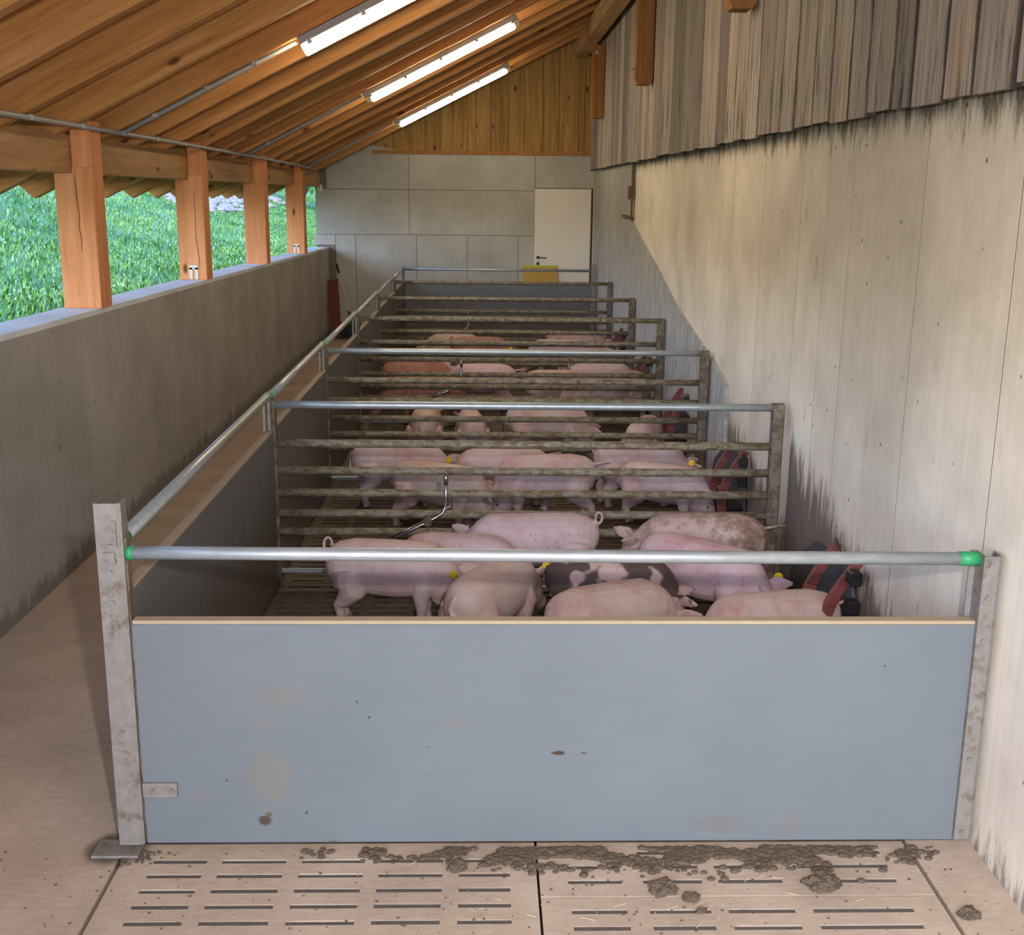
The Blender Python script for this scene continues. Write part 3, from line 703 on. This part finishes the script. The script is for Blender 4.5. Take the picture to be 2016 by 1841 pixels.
sides = ['grey side panel with tube rail of the %s pen, along the aisle' % s for s in ('front', 'second', 'third', 'fourth', 'fifth', 'last')]
for i in range(6):
    y0, y1 = PY[i]+.035, PY[i+1]-.05
    s = empty('side_panel', (-.02, y0, 0)); tag(s, sides[i], 'pen panel', 'side panels along the aisle')
    L = y1-y0; zt0, zt1 = (.865, .855)
    b = MB(); b.hexa([(-.016, 0, .03), (.022, 0, .03), (.022, L, .03), (-.016, L, .03), (-.016, 0, zt0), (.022, 0, zt0), (.022, L, zt1), (-.016, L, zt1)]); b.obj('panel_board', M['panel_in'], s)
    b = MB(); b.hexa([(-.017, 0, zt0), (.023, 0, zt0), (.023, L, zt1), (-.017, L, zt1), (-.017, 0, zt0+.012), (.023, 0, zt0+.012), (.023, L, zt1+.012), (-.017, L, zt1+.012)]); b.obj('panel_edge', M['tan'], s, bev=.002)
    b = MB(); b.tube([(.012, -.012, 1.045), (.006, L*.5, 1.045), (0, L+.02, 1.045)], .021, 14); b.obj('top_rail', M['zinc'], s, smooth=True)
    if i < 3:
        b = MB(); b.tube([(.012, -.02, 1.045), (.012, .02, 1.045)], .0225, 14); b.obj('rail_cap', M['green'] if i == 0 else M['green_d'], s, smooth=True)
        b = MB(); b.tube([(0, L-.02, 1.045), (0, L+.025, 1.045)], .0235, 14); b.obj('rail_cap', M['green_d'], s, smooth=True)
    for dx in (-.022, .004):
        b = MB(); b.box((dx-.006, L-.01, .03), (dx+.010, L+.012, 1.03)); b.obj('slide_channel', M['zinc_post'], s, bev=.002)
# end panel
bpn = empty('end_pen_panel', (0, PY[6], 0)); tag(bpn, 'dark grey panel with tube rail closing the last pen before the end wall', 'pen panel')
b = MB(); b.box((-.01, -.02, .03), (W-.06, .02, .83)); b.obj('panel_board', M['panel_in'], bpn)
b = MB(); b.box((-.01, -.021, .83), (W-.06, .021, .842)); b.obj('panel_edge', M['tan'], bpn)
b = MB(); b.tube([(-.04, 0, 1.02), (W-.03, 0, 1.012)], .018, 12); b.obj('top_rail', M['zinc'], bpn, smooth=True)
b = MB(); b.box((-.05, -.03, .02), (-.012, .03, 1.03)); b.obj('post', M['zinc_post'], bpn, bev=.003)
b = MB(); b.box((W-.055, -.03, .02), (W+.01, .03, 1.10)); b.obj('post', M['zinc_post'], bpn, bev=.003)

# drinkers: bent stainless pipe with a feed line, hooked on the fence
dl = ['bent stainless drinker pipe in the front pen, hooked to the first fence', 'bent stainless drinker pipe in the second pen, hooked to the second fence', 'bent stainless drinker pipe in the third pen, hooked to the third fence', 'bent stainless drinker pipe in the fourth pen', 'bent stainless drinker pipe in the fifth pen']
for i in range(5):
    y = PY[i+1]-.10
    if i in (1, 3): continue
    d = empty('drinker', (0, y, 0)); tag(d, dl[i], 'drinker', 'stainless drinker pipes')
    b = MB(); b.tube([(.905, 0, .63), (.905, 0, .50), (.902, 0, .465), (.885, -.01, .435), (.85, -.02, .415), (.795, -.03, .388), (.52, -.09, .262)], .0085, 10); b.obj('pipe', M['steel'], d, smooth=True)
    b = MB(); b.tube([(.80, -.03, .405), (.62, -.07, .322)], .0055, 8); b.tube([(.93, .01, .52), (.925, .0, .47), (.88, -.01, .45)], .004, 6); b.obj('feed_line', M['steel'], d, smooth=True)
    b = MB(); b.tube([(.905, 0, .59), (.905, 0, .652)], .0125, 12); b.obj('nipple', M['steel'], d, smooth=True)
    b = MB(); b.box((.79, -.045, .375), (.83, -.015, .425)); b.tube([(.815, -.03, .40), (.81, -.03, .34)], .006, 8); b.obj('clamp', M['zinc_post_dirty'], d, bev=.003)
    b = MB(); b.tube([(.905, 0, .515), (.905, .09, .515)], .007, 8); b.obj('bracket', M['zinc_post_dirty'], d, smooth=True)

# feeders: red curved head guards over a black trough on the right wall
fl_ = ['wall feeder with red curved guards in the front pen', 'wall feeder with red curved guards in the second pen', 'wall feeder with red curved guards in the third pen', 'wall feeder with red curved guards in the fourth pen', 'wall feeder with red curved guards in the fifth pen']
def guard(b, y, t=.028):
    out = []; inn = []
    for k in range(9):
        a = k/8; z = .575-.38*a; x = -.02-.125*math.sin(a*PI*.62)-.02*a
        out.append((x, z)); inn.append((x+.042+.02*a, z-.012))
    for k in range(8):
        p = [out[k], out[k+1], inn[k+1], inn[k]]
        b.hexa([(q[0], y, q[1]) for q in p]+[(q[0], y+t, q[1]) for q in p])
for i in range(5):
    y = (1.24, 3.38, 5.40, 7.45, 9.5)[i]
    f = empty('pig_feeder', (XR-.03, y, 0)); tag(f, fl_[i], 'feeder', 'feeders on the right wall')
    b = MB(); b.prism([(.0, .05), (1.05, .05), (.95, .30), (.62, .47), (.10, .50), (.0, .32)], 0, .004, .018); b.obj('splash_board', M['splash'], f)
    for gy in (-.02, .26):
        b = MB(); guard(b, gy); b.obj('head_guard', M['red'], f, bev=.003)
    b = MB(); b.box((-.10, .0, .20), (0.0, .27, .215)); b.box((-.11, -.02, .12), (-.098, .29, .27)); b.box((-.10, -.015, .12), (0, .285, .14)); b.obj('trough', M['black'], f, bev=.004)
    b = MB(); b.box((-.05, -.09, .49), (.0, -.02, .55)); b.obj('feed_box', M['black'], f, bev=.006)
    b = MB(); b.box((-.05, -.09, .36), (.0, -.02, .42)); b.obj('feed_box', M['black'], f, bev=.006)
    if i == 0:
        b = MB(); b.tube([(-.07, .09, .645), (-.095, -.10, .625)], .0055, 8); b.obj('rod', M['black'], f)

# ------------------------------------------------------------------ things by the end wall
o = MB(); b = MB(); b.box((1.68, YB-.16, .82), (2.185, YB-.12, 1.03))
cb = empty('leaning_board', (1.68, YB-.20, 0)); tag(cb, 'ochre board with yellow green top edge leaning at the white door', 'board')
b = MB(); b.hexa([(0, 0, 0), (.505, 0, 0), (.505, .03, 0), (0, .03, 0), (0, .13, 1.0), (.505, .13, 1.0), (.505, .155, 1.0), (0, .155, 1.0)]); b.obj('board', M['card'], cb, bev=.003)
b = MB(); b.hexa([(0, .13, 1.0), (.505, .13, 1.0), (.505, .155, 1.0), (0, .155, 1.0), (0, .134, 1.03), (.505, .134, 1.03), (.505, .158, 1.03), (0, .158, 1.03)]); b.obj('top_edge', M['cardtop'], cb)
rbd = empty('red_board', (-1.06, 13.2, 0)); tag(rbd, 'dark red board leaning in the corner behind the broom', 'board')
b = MB(); b.hexa([(-.06, 0, .0), (.10, -.02, .0), (.11, .01, .0), (-.05, .03, .0), (-.125, .36, .80), (.02, .34, .83), (.03, .37, .83), (-.12, .39, .80)]); b.obj('board', M['redboard'], rbd, bev=.004)
br = empty('broom', (-.80, 13.05, 0)); tag(br, 'broom with dark green head and pale stick, upside near corner', 'broom')
b = MB(); b.tube([(0, 0, .32), (-.245, .62, .98)], .011, 8); b.obj('stick', M['stick'], br)
b = MB(); b.tube([(-.215, .54, .90), (-.26, .65, 1.03)], .017, 8); b.obj('grip', M['black'], br)
b = MB(); b.tube([(.012, -.02, .26), (-.03, .06, .40)], .02, 8); b.box((-.14, -.05, .20), (.14, .02, .255)); b.obj('broom_head', M['broomgreen'], br, bev=.006)
b = MB(); rg = random.Random(2)
for k in range(160):
    x = -.135+.27*rg.random(); y = -.045+.06*rg.random()
    b.tube([(x, y, .20), (x*1.12+rg.uniform(-.01, .01), y*1.3, .02)], .003, 4)
tag(b.obj('bristles', M['broomgreen'], br), kind='stuff')

# ------------------------------------------------------------------ pigs
def lerp(a, b_, t): return a+(b_-a)*t
RINGS = [(-.318, .312, .020, .020), (-.312, .310, .050, .042), (-.292, .304, .086, .074), (-.255, .297, .117, .098), (-.18, .294, .136, .118), (-.08, .288, .142, .125),
         (.03, .282, .146, .126), (.13, .284, .142, .117), (.21, .290, .132, .104), (.27, .294, .114, .090), (.325, .292, .098, .080),
         (.375, .280, .087, .074), (.420, .258, .065, .060), (.455, .240, .049, .048), (.490, .227, .040, .042), (.512, .220, .039, .042), (.518, .218, .030, .032)]
def make_pig(name, seed, mat, pitch=.35, yaw=0.0, bend=0.0, tail='curl', fat=1.0, step=.03, tagside=0, vox=.0062):
    rg = random.Random(seed)
    def warp(p):
        p = Vector(p)
        # lateral bend of the trunk, then neck and head turned about the shoulder
        if p.x > .16:
            piv = Vector((.17, 0, .315)); t = min(1.0, (p.x-.16)/.17); t = t*t*(3-2*t)
            d = p-piv
            R = Matrix.Rotation(yaw*t, 3, 'Z') @ Matrix.Rotation(pitch*t, 3, 'Y')
            p = piv+R @ d
        th = bend*p.x; 
        q = Vector((p.x*math.cos(th*.5)-p.y*math.sin(th), p.x*math.sin(th*.5)+p.y*math.cos(th), p.z))
        return q
    b = MB(); seg = 20
    # trunk and head
    dense = []
    for k in range(len(RINGS)-1):
        n = 3 if RINGS[k+1][0]-RINGS[k][0] > .03 else 1
        for j in range(n): dense.append(tuple(lerp(RINGS[k][q], RINGS[k+1][q], j/n) for q in range(4)))
    dense.append(RINGS[-1]); i0 = 0
    for (x, zc, rz, ry) in dense:
        fz = rz*(fat if x < .2 else 1); fy = ry*(fat if x < .25 else 1)
        for q in range(seg):
            a = 2*PI*q/seg; ca, sa = math.cos(a), math.sin(a)
            ex = .82 if x < .25 else .9
            yy = fy*math.copysign(abs(sa)**ex, sa); zz = fz*math.copysign(abs(ca)**.95, ca)
            if zz < 0 and -.2 < x < .15: zz *= 1.0-.06
            b.v.append(tuple(warp((x, yy, zc+zz))))
    n = len(dense)
    for k in range(n-1):
        for q in range(seg):
            q2 = (q+1) % seg; b.f.append((k*seg+q, k*seg+q2, (k+1)*seg+q2, (k+1)*seg+q)); b.mi.append(0)
    b.f.append(tuple(range(seg))[::-1]); b.f.append(tuple((n-1)*seg+q for q in range(seg))); b.mi += [0, 0]
    # jowl
    b.ball(warp((.345, 0, .235)), .066, 12, 8, sc=(1.2, .95, .8))
    feet = []
    for s in (-1, 1):
        o1 = rg.uniform(-step, step); o2 = rg.uniform(-step, step)
        yo = .072*fat
        pts = [(.165, s*yo*.8, .28), (.18, s*yo, .22), (.172+o1*.3, s*(yo+.004), .165), (.182+o1*.6, s*yo, .100), (.181+o1*.9, s*yo, .050), (.188+o1, s*yo, .024), (.193+o1, s*yo, .002)]
        b.tube([warp(p) for p in pts], [.06, .062, .044, .028, .0215, .025, .027], 12)
        feet.append(warp((.205+o1, s*yo, 0)))
        pts = [(-.19, s*yo*.75, .28), (-.185, s*yo, .22), (-.182+o2*.2, s*(yo+.006), .185), (-.222+o2*.4, s*(yo+.004), .142), (-.256+o2*.6, s*yo, .112), (-.252+o2*.9, s*yo, .052), (-.246+o2, s*yo, .024), (-.241+o2, s*yo, .002)]
        b.tube([warp(p) for p in pts], [.085, .088, .070, .043, .030, .0215, .025, .027], 12)
        feet.append(warp((-.233+o2, s*yo, 0)))
        # ear: thin curved leaf
        e0 = Vector((.335, s*.052, .362)); dr = rg.uniform(-.25, .25); R = Matrix.Rotation(dr, 3, 'X')
        prof = [(0, .030), (.03, .040), (.06, .036), (.085, .022), (.105, .007)]
        up = Vector((.42, s*.55, .62)).normalized(); wd = Vector((.80, -s*.10, -.45)).normalized(); nm = up.cross(wd).normalized(); wd = nm.cross(up)
        lst = []
        for l, hw in prof:
            c = e0+up*l+Vector((.25*l*l*6, 0, -.12*l*l*8))
            lst.append([c-wd*hw, c+nm*.008-wd*hw*.3, c+nm*.008+wd*hw*.3, c+wd*hw, c-nm*.007+wd*hw*.3, c-nm*.007-wd*hw*.3])
        i1 = len(b.v)
        for r in lst: b.v += [tuple(warp(p)) for p in r]
        for k in range(len(lst)-1):
            for q in range(6):
                q2 = (q+1) % 6; b.f.append((i1+k*6+q, i1+k*6+q2, i1+(k+1)*6+q2, i1+(k+1)*6+q)); b.mi.append(0)
        b.f.append(tuple(i1+q for q in range(6))[::-1]); b.f.append(tuple(i1+(len(lst)-1)*6+q for q in range(6))); b.mi += [0, 0]
    # tail
    t0 = Vector((-.300, 0, .365))
    if tail == 'curl': pts = [t0+Vector((-.012-.018*math.sin(a), .006*a, .030+.0-.028*math.cos(a)+.002*a)) for a in [k*.55 for k in range(12)]]
    elif tail == 'wag': pts = [t0+Vector((-.02*k, .012*math.sin(k*.9), .006*k-.0012*k*k*.6)) for k in range(7)]
    elif tail == 'hook': pts = [t0+Vector((-.016*k, 0, -.016*math.sin(k*.75))) for k in range(8)]
    else: pts = [t0+Vector((-.012-.0035*k+.0002*k*k, .004*k*math.sin(k*.5), -.013*k)) for k in range(9)]
    pts = [t0+Vector((.03, 0, -.01))]+pts
    b.tube(pts, [.012]+[lerp(.0095, .0062, k/(len(pts)-1)) for k in range(len(pts)-1)], 8)
    me0 = b.mesh(name+'_raw', mat)
    tmp = bpy.data.objects.new(name+'_tmp', me0); C.objects.link(tmp)
    md = tmp.modifiers.new('r', 'REMESH'); md.mode = 'VOXEL'; md.voxel_size = vox; md.adaptivity = 0
    sm = tmp.modifiers.new('s', 'SMOOTH'); sm.factor = .5; sm.iterations = 4
    dg = bpy.context.evaluated_depsgraph_get()
    me = bpy.data.meshes.new_from_object(tmp.evaluated_get(dg)); me.name = name
    bpy.data.objects.remove(tmp); bpy.data.meshes.remove(me0)
    if not me.materials: me.materials.append(mat)
    me.polygons.foreach_set('use_smooth', [True]*len(me.polygons))
    parts = []
    eb = MB()
    for s in (-1, 1):
        e = MB(); e.ball(warp((.395, s*.062, .292)), .0085, 8, 6); parts.append(('eye', e.mesh('eye', M['eye'], True)))
    sn = MB(); c0 = [warp((.517, .034*math.sin(a), .219+.032*math.cos(a))) for a in [k*PI/6 for k in range(12)]]
    c1 = [warp((.5255, .030*math.sin(a), .218+.028*math.cos(a))) for a in [k*PI/6 for k in range(12)]]
    for k in range(12): sn.quad(c0[k], c0[(k+1) % 12], c1[(k+1) % 12], c1[k])
    sn.quad(*c1)
    for s in (-1, 1): sn.ball(warp((.525, s*.012, .219)), .006, 6, 5, mi=1)
    parts.append(('snout', sn.mesh('snout', [M['snout'], M['eye']])))
    for fpos in feet:
        h = MB(); a = fpos
        for s in (-1, 1): h.ball((a.x+.004, a.y+s*.012, .010), .017, 8, 5, sc=(1.35, .75, .62))
        parts.append(('hoof', h.mesh('hoof', M['hoof'], True)))
    tags = []
    if tagside:
        t = MB(); s = tagside; c = Vector(warp((.338, s*.086, .40))); nrm = Vector((-.5, s*.75, .35)).normalized()
        t.tube([c+nrm*.012, c+nrm*.017], .021, 14); t.tube([c-nrm*.004, c+nrm*.022], .006, 8)
        parts.append(('ear_tag', t.mesh('ear_tag', M['yellow'])))
    return me, parts
def place_pig(src, x, y, deg, label, sc=1.0, mat=None, zsc=1.0, group='pigs in the pens'):
    me, parts = src
    r = empty('pig', (x, y, 0), math.radians(deg)); tag(r, label, 'pig', group); r.scale = (sc, sc, sc*zsc)
    o = add('body', me, r)
    if mat is not None: o.material_slots[0].link = 'OBJECT'; o.material_slots[0].material = mat
    for nm, pm in parts: add(nm, pm, r)
    return r

A_ = make_pig('pig_level', 1, M['skin_a'], pitch=.52, yaw=-.2, tail='curl', tagside=-1, step=.03)
B_ = make_pig('pig_lowered', 2, M['skin_c'], pitch=.45, yaw=-.1, tail='hang', tagside=-1, step=.03)
C_ = make_pig('pig_rump', 3, M['skin_b'], pitch=.35, yaw=.1, bend=-.25, tail='hang', tagside=-1)
D_ = make_pig('pig_spotted', 4, M['skin_s'], pitch=.75, tail='hang', fat=.96)
E_ = make_pig('pig_broad', 5, M['skin_b'], pitch=.6, yaw=-.1, tail='hang', fat=1.08)
F_ = make_pig('pig_down', 6, M['skin_c'], pitch=.60, yaw=.0, tail='hang', tagside=1, step=.045)
G_ = make_pig('pig_soiled', 7, M['skin_d'], pitch=.35, yaw=.1, tail='wag', fat=1.05)
H_ = make_pig('pig_curltail', 8, M['skin_a'], pitch=.4, tail='curl', fat=.95)
I_ = make_pig('pig_grazing', 9, M['skin_b'], pitch=.85, tail='wag', step=.04)

PIG = lambda *a, **k: place_pig(*a, **k)
PIG(A_, .645, 1.995, -6, 'pink pig with curled tail standing at the left of the front pen, yellow ear tag', 1.0)
PIG(B_, .98, 2.215, -7, 'rosy pig behind the curly tailed pig, facing the same way', .92)
PIG(C_, 1.14, 1.62, 58, 'beige pig seen from behind, tail hanging, middle of the front pen', 1.0)
PIG(D_, 1.71, 1.78, -6, 'pink pig with dark grey patches in the front pen', .98)
PIG(E_, 1.66, 1.34, 26, 'broad pink pig closest to the front panel', .99)
PIG(F_, 2.17, 1.96, -38, 'rosy pig with yellow ear tag heading towards the right wall feeder', 1.04)
PIG(G_, 2.25, 2.37, 178, 'pig with brown dirt on its rump before the first fence', 1.06)
PIG(H_, 1.38, 2.437, 180, 'long pink pig with upright curled tail, before the first fence', 1.06)
PIG(I_, 2.36, 1.29, -172, 'beige pig by the front panel next to the right wall', .97)
# second pen
PIG(B_, .52, 4.25, 4, 'pig with yellow ear tag behind the first fence, at left of the second pen', 1.0, M['skin_a'])
PIG(I_, 1.22, 4.10, -172, 'pig with raised crooked tail in the second pen, head down', 1.0, M['skin_a'])
PIG(D_, .82, 3.66, -22, 'pig behind the drinker pipe in the second pen', 1.0, M['skin_b'])
PIG(I_, 1.50, 3.80, 184, 'pig feeding head down in the middle of the second pen, behind the front pigs', 1.04, M['skin_a'])
PIG(A_, 2.17, 4.25, 6, 'pig with yellow ear tag by the feeder of the second pen', 1.0, M['skin_a'])
PIG(F_, 2.26, 3.78, -24, 'pale pig reaching into the feeder of the second pen', .92, M['skin_a'])
# third pen
PIG(C_, .64, 5.60, 88, 'pig seen from behind on the left of the third pen', 1.0, M['skin_b'])
PIG(C_, 1.00, 5.58, 96, 'narrow pig seen from behind, right of its neighbour in the third pen', .92, M['skin_a'])
PIG(D_, 1.62, 5.62, -4, 'pig facing right with lowered head in the third pen', 1.04, M['skin_b'])
PIG(G_, 2.34, 5.22, 70, 'pale pig at the feeder of the third pen', .95, M['skin_a'])
# fourth pen and beyond
PIG(I_, 1.08, 7.75, 178, 'pink pig with lowered head behind the third fence', 1.05, M['skin_c'])
PIG(E_, 1.78, 7.60, 10, 'rounded beige pig behind the third fence', .95, M['skin_b'])
PIG(H_, 2.28, 8.05, 5, 'pale pig behind the rounded beige pig, fourth pen', 1.0, M['skin_a'])
PIG(G_, 2.28, 7.05, 178, 'long brownish pig standing close behind the third fence by the right wall', 1.15, M['skin_d'])
PIG(H_, .60, 7.05, 178, 'pig close to the third fence at the left of the fourth pen', 1.1, M['skin_r'])
PIG(B_, .42, 8.02, 12, 'reddish pig in the dark left corner of the fourth pen', 1.05, M['skin_r'])
PIG(D_, .52, 8.35, 170, 'dark spotted pig at the back of the fourth pen, left', 1.0)
PIG(A_, 1.05, 9.9, 10, 'reddish pig behind the fourth fence', 1.05, M['skin_r'])
PIG(E_, .72, 10.3, 178, 'rounded pig behind the fourth fence at the left', 1.0, M['skin_b'])
PIG(F_, 1.95, 9.7, 170, 'pink pig behind the fourth fence at the right', 1.05, M['skin_c'])
PIG(H_, 2.20, 10.3, 4, 'greyish pig before the fifth fence at the right', 1.1, M['skin_d'])
PIG(A_, 2.3, 9.3, 190, 'pink pig near the right wall in the fifth pen', .95, M['skin_a'])

# ------------------------------------------------------------------ dung on the front floor
def clump(seed, r, squash=.6):
    rg = random.Random(seed); bm = bmesh.new(); bmesh.ops.create_icosphere(bm, subdivisions=4, radius=r)
    for v in bm.verts:
        k = 1+.45*mnoise.noise(v.co*(1.6/r)+Vector((seed*3.1, 0, 0)))+.22*mnoise.noise(v.co*(4.5/r))+.10*mnoise.noise(v.co*(10/r)); v.co = Vector((v.co.x*k*1.25, v.co.y*k, max(-r*.3, v.co.z*k*squash)))
    me = bpy.data.meshes.new('clump'); bm.to_mesh(me); bm.free(); me.materials.append(M['manure']); return me
for i, (x, y, r, lb) in enumerate(((1.02, -.125, .028, 'dark crumb of manure left of the floor joint before the front panel'), (1.66, -.25, .036, 'lump of dried manure on the slots right of the floor joint'), (1.74, -.295, .022, 'small lump of dried manure beside the larger lump on the slots'),
                                    (2.16, -.235, .042, 'largest lump of dried manure on the slots before the front panel'), (2.56, -.39, .026, 'flat lump of dried manure near the right wall'), (1.76, -.36, .013, 'tiny round crumb of manure on the slots'))):
    o = add('manure_lump', clump(i+1, r), None, (x, y, r*.28)); tag(o, lb, 'manure', 'manure lumps on the front floor')
b = MB(); rg = random.Random(4)
for k in range(3200):
    x = rg.triangular(.50, 2.62, 1.75); y = -.022-abs(rg.gauss(0, .042))*(1.3 if x > 1.1 else .7); r = rg.uniform(.003, .012)
    if mnoise.noise(Vector((x*7, y*14, 0))) < -.12: continue
    b.ball((x, y, r*.3), r, 5, 4, sc=(1.5, 1.1, .7))
for k in range(260):
    x = rg.uniform(-.9, 2.6); y = rg.uniform(-.6, -.02); r = rg.uniform(.0015, .0045); b.ball((x, y, r*.3), r, 5, 4, sc=(1.4, 1, .7))
for k in range(150):
    x = -.05+abs(rg.gauss(0, .05)); y = -.02-abs(rg.gauss(0, .035)); r = rg.uniform(.002, .007); b.ball((x, y, r*.3), r, 5, 4, sc=(1.4, 1, .7))
tag(b.obj('manure_crumbs', M['manure']), 'crumbs of dried manure strewn along the foot of the front panel', 'manure', None, 'stuff')
b = MB()
for k in range(40):
    x = rg.uniform(.7, 2.4); y = rg.uniform(-.45, -.05); a = rg.uniform(0, PI); l = rg.uniform(.015, .045)
    b.tube([(x, y, .003), (x+l*math.cos(a), y+l*math.sin(a), .004)], .0011, 4)
tag(b.obj('straw_bits', M['stick']), 'thin bits of straw on the slatted floor before the panel', 'straw', None, 'stuff')

# ------------------------------------------------------------------ outside
yd = MB(); yd.box((-40, -60, -.3), (40, -6.5, -.02)); o = yd.obj('ground', M['yard']); tag(o, 'unseen gravel yard added before the barn', None, None, 'structure')  # out of view behind the camera, put in to bounce daylight inside
def hz(x, y):
    d = -1.45-x
    z = .78+.10*min(d, 2)+.27*max(0, min(d-2, 4.9))+.075*max(0, d-6.9)
    return z+.10*mnoise.noise(Vector((x*.5, y*.4, 0)))+.012*max(0, y-10)
bm = MB(); nx, ny = 40, 70; X0, X1, Y0, Y1 = -1.44, -42, -14, 75
gx = [X0+(X1-X0)*(i/nx)**1.8 for i in range(nx+1)]; gy = [Y0+(Y1-Y0)*j/ny for j in range(ny+1)]
for j in range(ny+1):
    for i in range(nx+1): bm.v.append((gx[i], gy[j], hz(gx[i], gy[j])))
for j in range(ny):
    for i in range(nx):
        a = j*(nx+1)+i; bm.f.append((a, a+1, a+nx+2, a+nx+1)); bm.mi.append(0)
me = bm.mesh('hillside', M['soil'], True); o = add('hillside', me); tag(o, 'green bank rising outside the left openings', None, None, 'structure')
rg = random.Random(8)
def blades(n, hmin, hmax, mat, name, label, cat, xr, yr, flt=None, seedk=0):
    v = []; f = []
    while n > 0:
        d = xr[0]+(xr[1]-xr[0])*rg.random()**1.6; y = yr[0]+(yr[1]-yr[0])*rg.random()**1.5; x = -1.62-d
        if flt and not flt(x, y): continue
        n -= 1
        z = hz(x, y); h = rg.uniform(hmin, hmax); a = rg.uniform(0, 2*PI); ln = rg.uniform(.15, .8)*h; wd = h*rg.uniform(.07, .15)
        dx, dy = math.cos(a), math.sin(a); px, py = -dy*wd, dx*wd
        i = len(v)
        v += [(x-px*.4, y-py*.4, z), (x+px*.4, y+py*.4, z), (x+dx*ln*.5+px, y+dy*ln*.5+py, z+h*.6), (x+dx*ln*.5-px, y+dy*ln*.5-py, z+h*.6), (x+dx*ln, y+dy*ln, z+h*rg.uniform(.7, 1.0))]
        f += [(i, i+1, i+2, i+3), (i+3, i+2, i+4)]
    me = bpy.data.meshes.new(name); me.from_pydata(v, [], f); me.materials.append(mat); me.update()
    return tag(add(name, me), label, cat, None, 'stuff')
blades(230000, .025, .10, M['grass'], 'grass', 'thick green grass and weeds on the bank outside the left openings', 'grass', (0, 16), (1, 50))
blades(40000, .03, .08, M['grass_pale'], 'glint_blades', 'pale blades painted as leaf glints over the grassy bank outside', 'grass', (0, 16), (1, 50))
gp = MB(); rg = random.Random(21)
for k in range(420):
    x = rg.gauss(-5.5, .42); y = rg.uniform(23, 33); q = rg.uniform(.03, .11); gp.ball((x, y, hz(x, y)+q*.4), q, 6, 4, sc=(1.3, rg.uniform(.8, 1.6), .7))
tag(gp.obj('rubble', M['gravel']), 'patch of pale stones on the bank between the far posts', 'stones', None, 'stuff')
def bush(x, y, r, label, n=2600, seed=0):
    rg = random.Random(seed+50); v = []; f = []; z0 = hz(x, y)
    t = empty('bush', (x, y, z0)); tag(t, label, 'bush', 'bushes beyond the bank')
    st = MB()
    for k in range(7):
        a = k*.9; st.tube([(0, 0, -.1), (math.cos(a)*r*.3, math.sin(a)*r*.3, r*.7), (math.cos(a)*r*.6, math.sin(a)*r*.6, r*1.2)], [.05, .03, .012], 6)
    st.obj('stems', M['rust'], t)
    for k in range(n):
        a = rg.uniform(0, 2*PI); c = rg.uniform(-.7, 1); s = math.sqrt(max(0, 1-c*c)); rad = r*rg.uniform(.55, 1)*(1+.25*mnoise.noise(Vector((a*2, c*3, seed))))
        p = Vector((math.cos(a)*s*rad, math.sin(a)*s*rad, r*.9+c*rad*.9)); q = Vector((rg.gauss(0, 1), rg.gauss(0, 1), rg.gauss(0, 1))).normalized()*rg.uniform(.06, .13); e = q.orthogonal().normalized()*q.length*.5
        i = len(v); v += [tuple(p-q), tuple(p+e), tuple(p+q), tuple(p-e)]; f.append((i, i+1, i+2, i+3))
    me = bpy.data.meshes.new('foliage'); me.from_pydata(v, [], f); me.materials.append(M['bush']); me.update()
    tag(add('foliage', me, t), kind='stuff')
bush(-4.6, 33, 1.5, 'dark green bush beyond the post nearest the end wall', seed=1)
bush(-8.4, 45, 2.0, 'dark green bush behind the gravel strip, between the far posts', seed=2)
bush(-12.5, 52, 2.3, 'dark green bush farthest out, left of the others', seed=3)

# ------------------------------------------------------------------ pieces that belong to a part become its sub-parts
NEST = {'rail_cap': ('top_rail',), 'panel_edge': ('panel_board',), 'bolt': ('hinge_plate',), 'end_cap': ('diffuser',), 'clip': ('housing',),
        'door_handle': ('door_leaf',), 'door_lock': ('door_leaf',), 'crack': ('post_shaft',), 'grip': ('stick',), 'bristles': ('broom_head',), 'nipple': ('pipe',), 'clamp': ('pipe',), 'top_edge': ('board',)}
base = lambda o: o.name.split('.')[0]
for root in [o for o in C.objects if o.parent is None]:
    kids = list(root.children)
    for k in kids:
        for want in NEST.get(base(k), ()):
            p = next((q for q in kids if base(q) == want and q is not k), None)
            if p is not None:
                k.parent = p; break
